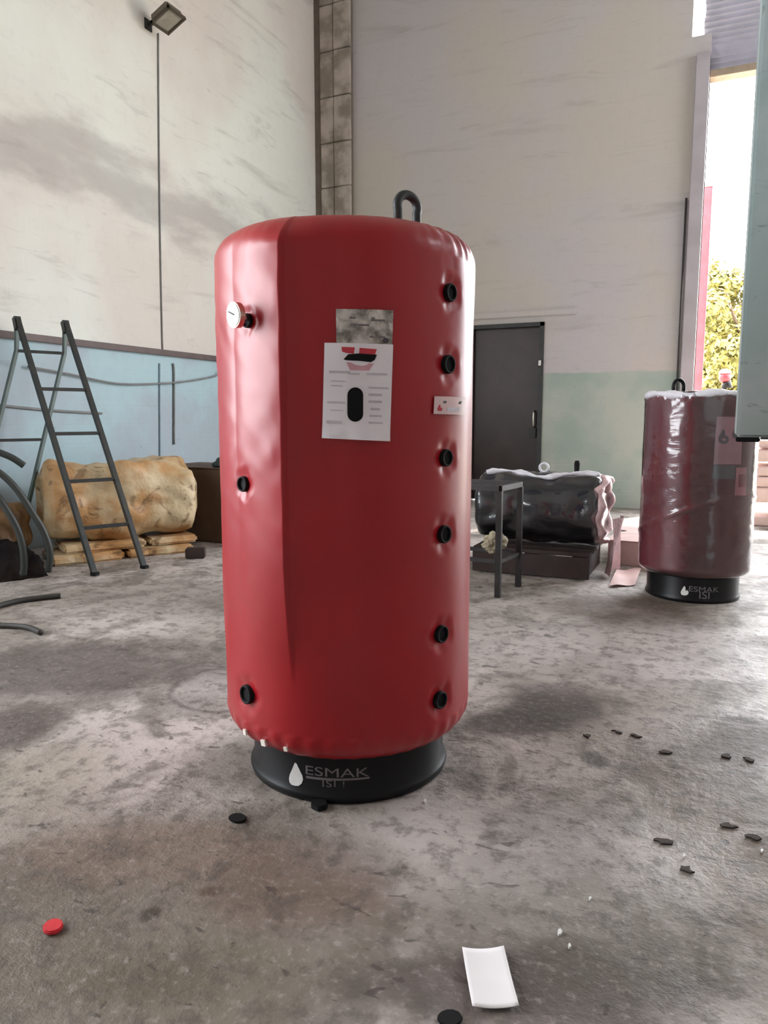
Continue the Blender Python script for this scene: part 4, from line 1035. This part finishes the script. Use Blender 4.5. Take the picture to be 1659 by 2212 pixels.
# red post
rp = D(1507, 825, 12.6); 
o = empty('gate_post', (rp.x, rp.y, -.03), 'tall red painted steel post standing just outside the gate', 'post'); o_ = Vector(o.location)
zt2 = D(1508, 418, 12.6).z
link('shaft', boxm((-.07, -.07, .02), (.07, .07, zt2), .01), 'red_post', o)
b_ = bmesh.new(); A = [b_.verts.new((x, y, zt2)) for x, y in ((-.075, -.075), (.075, -.075), (.075, .075), (-.075, .075))]; top = b_.verts.new((-.04, 0, zt2+.1))
b_.faces.new(A)
for i in range(4): b_.faces.new((A[i], A[(i+1) % 4], top))
link('cap', b_, 'red_post', o); link('base_plate', boxm((-.15, -.15, 0), (.15, .15, .025), .004), 'dark_steel', o)
# warning lamp on a post
wp = D(1567, 815, 14.0)
o = empty('warning_lamp', (wp.x, wp.y, -.03), 'white and red lamp on a dark post in front of the foliage', 'lamp'); o_ = Vector(o.location); zw = wp.z+.03
link('pole', tubem([(0, 0, 0), (0, 0, zw-.08)], .035, 12), 'dark_steel', o, True)
link('collar', tubem([(.03, 0, zw-.20), (.03, 0, zw-.06)], [.10, .07], 16), 'black_paint', o, True)
link('lens', tubem([(0, 0, zw-.08), (-.01, 0, zw+.0), (-.01, 0, zw+.07)], [.09, .11, .10], 20), 'red_plastic', o, True)
b_ = bmesh.new(); bmesh.ops.create_uvsphere(b_, u_segments=20, v_segments=12, radius=.11)
for v_ in b_.verts: v_.co = Vector((v_.co.x*1.05-.01, v_.co.y*1.05, max(v_.co.z, 0)*.8+zw+.07))
link('cap', b_, 'white_paint', o, True)
# trees
def tree(px, py_top, d, cr_, lab, nl, seed):
    rnd = random.Random(seed); top_ = D(px, py_top, d); base = Vector((top_.x, top_.y, -.03))
    o = empty('leafy_tree', base, lab, 'tree', 'trees beyond the gate'); htree = top_.z
    link('trunk', tubem([(0, 0, 0), (.05, 0, htree*.4), (0, .05, htree*.75)], [.13, .1, .05], 10), 'bark', o, True)
    for k in range(6):
        a = rnd.uniform(0, 2*PI); z = htree*rnd.uniform(.3, .65); e_ = Vector((math.cos(a)*cr_*.6, math.sin(a)*cr_*.6, z+htree*.2))
        link('branch', tubem([(.03, 0, z), (e_*.5+Vector((0, 0, z*.5)))[:], e_], [.05, .035, .015], 8), 'bark', o, True)
    cl = [(Vector((rnd.uniform(-1, 1)*cr_*.75, rnd.uniform(-1, 1)*cr_*.75, htree*rnd.uniform(.18, .86))), rnd.uniform(.35, .6)*cr_) for _ in range(26)]
    b_ = bmesh.new()
    for _ in range(nl):
        c_, rr = rnd.choice(cl); q = Vector((rnd.gauss(0, 1), rnd.gauss(0, 1), rnd.gauss(0, 1))).normalized()*rr*rnd.uniform(.55, 1.05)
        p = c_+q; p.z = max(.1, min(p.z, htree)); s = rnd.uniform(.06, .13)
        n_ = (q.normalized()+Vector((rnd.uniform(-1, 1), rnd.uniform(-1, 1), rnd.uniform(-.3, 1)))*.8).normalized(); a_, b2 = frame_of(n_)
        th = rnd.uniform(0, PI); e1 = a_*math.cos(th)+b2*math.sin(th); e2 = n_.cross(e1)
        vs = [b_.verts.new(p+e1*s), b_.verts.new(p+e2*s*.45+n_*s*.1), b_.verts.new(p-e1*s), b_.verts.new(p-e2*s*.45+n_*s*.1)]; b_.faces.new(vs)
    f_ = link('foliage', b_, 'leaf', o); f_['kind'] = 'stuff'
tree(1615, 520, 18.5, 1.2, 'tall yellow green tree beyond the gate, the right one', 9000, 1)
tree(1525, 640, 23, 1.2, 'shorter yellow green tree beyond the gate, behind the red post', 8000, 2)
tree(1570, 610, 29, 1.9, 'wide yellow green tree farther back between the two nearer ones', 9000, 3)
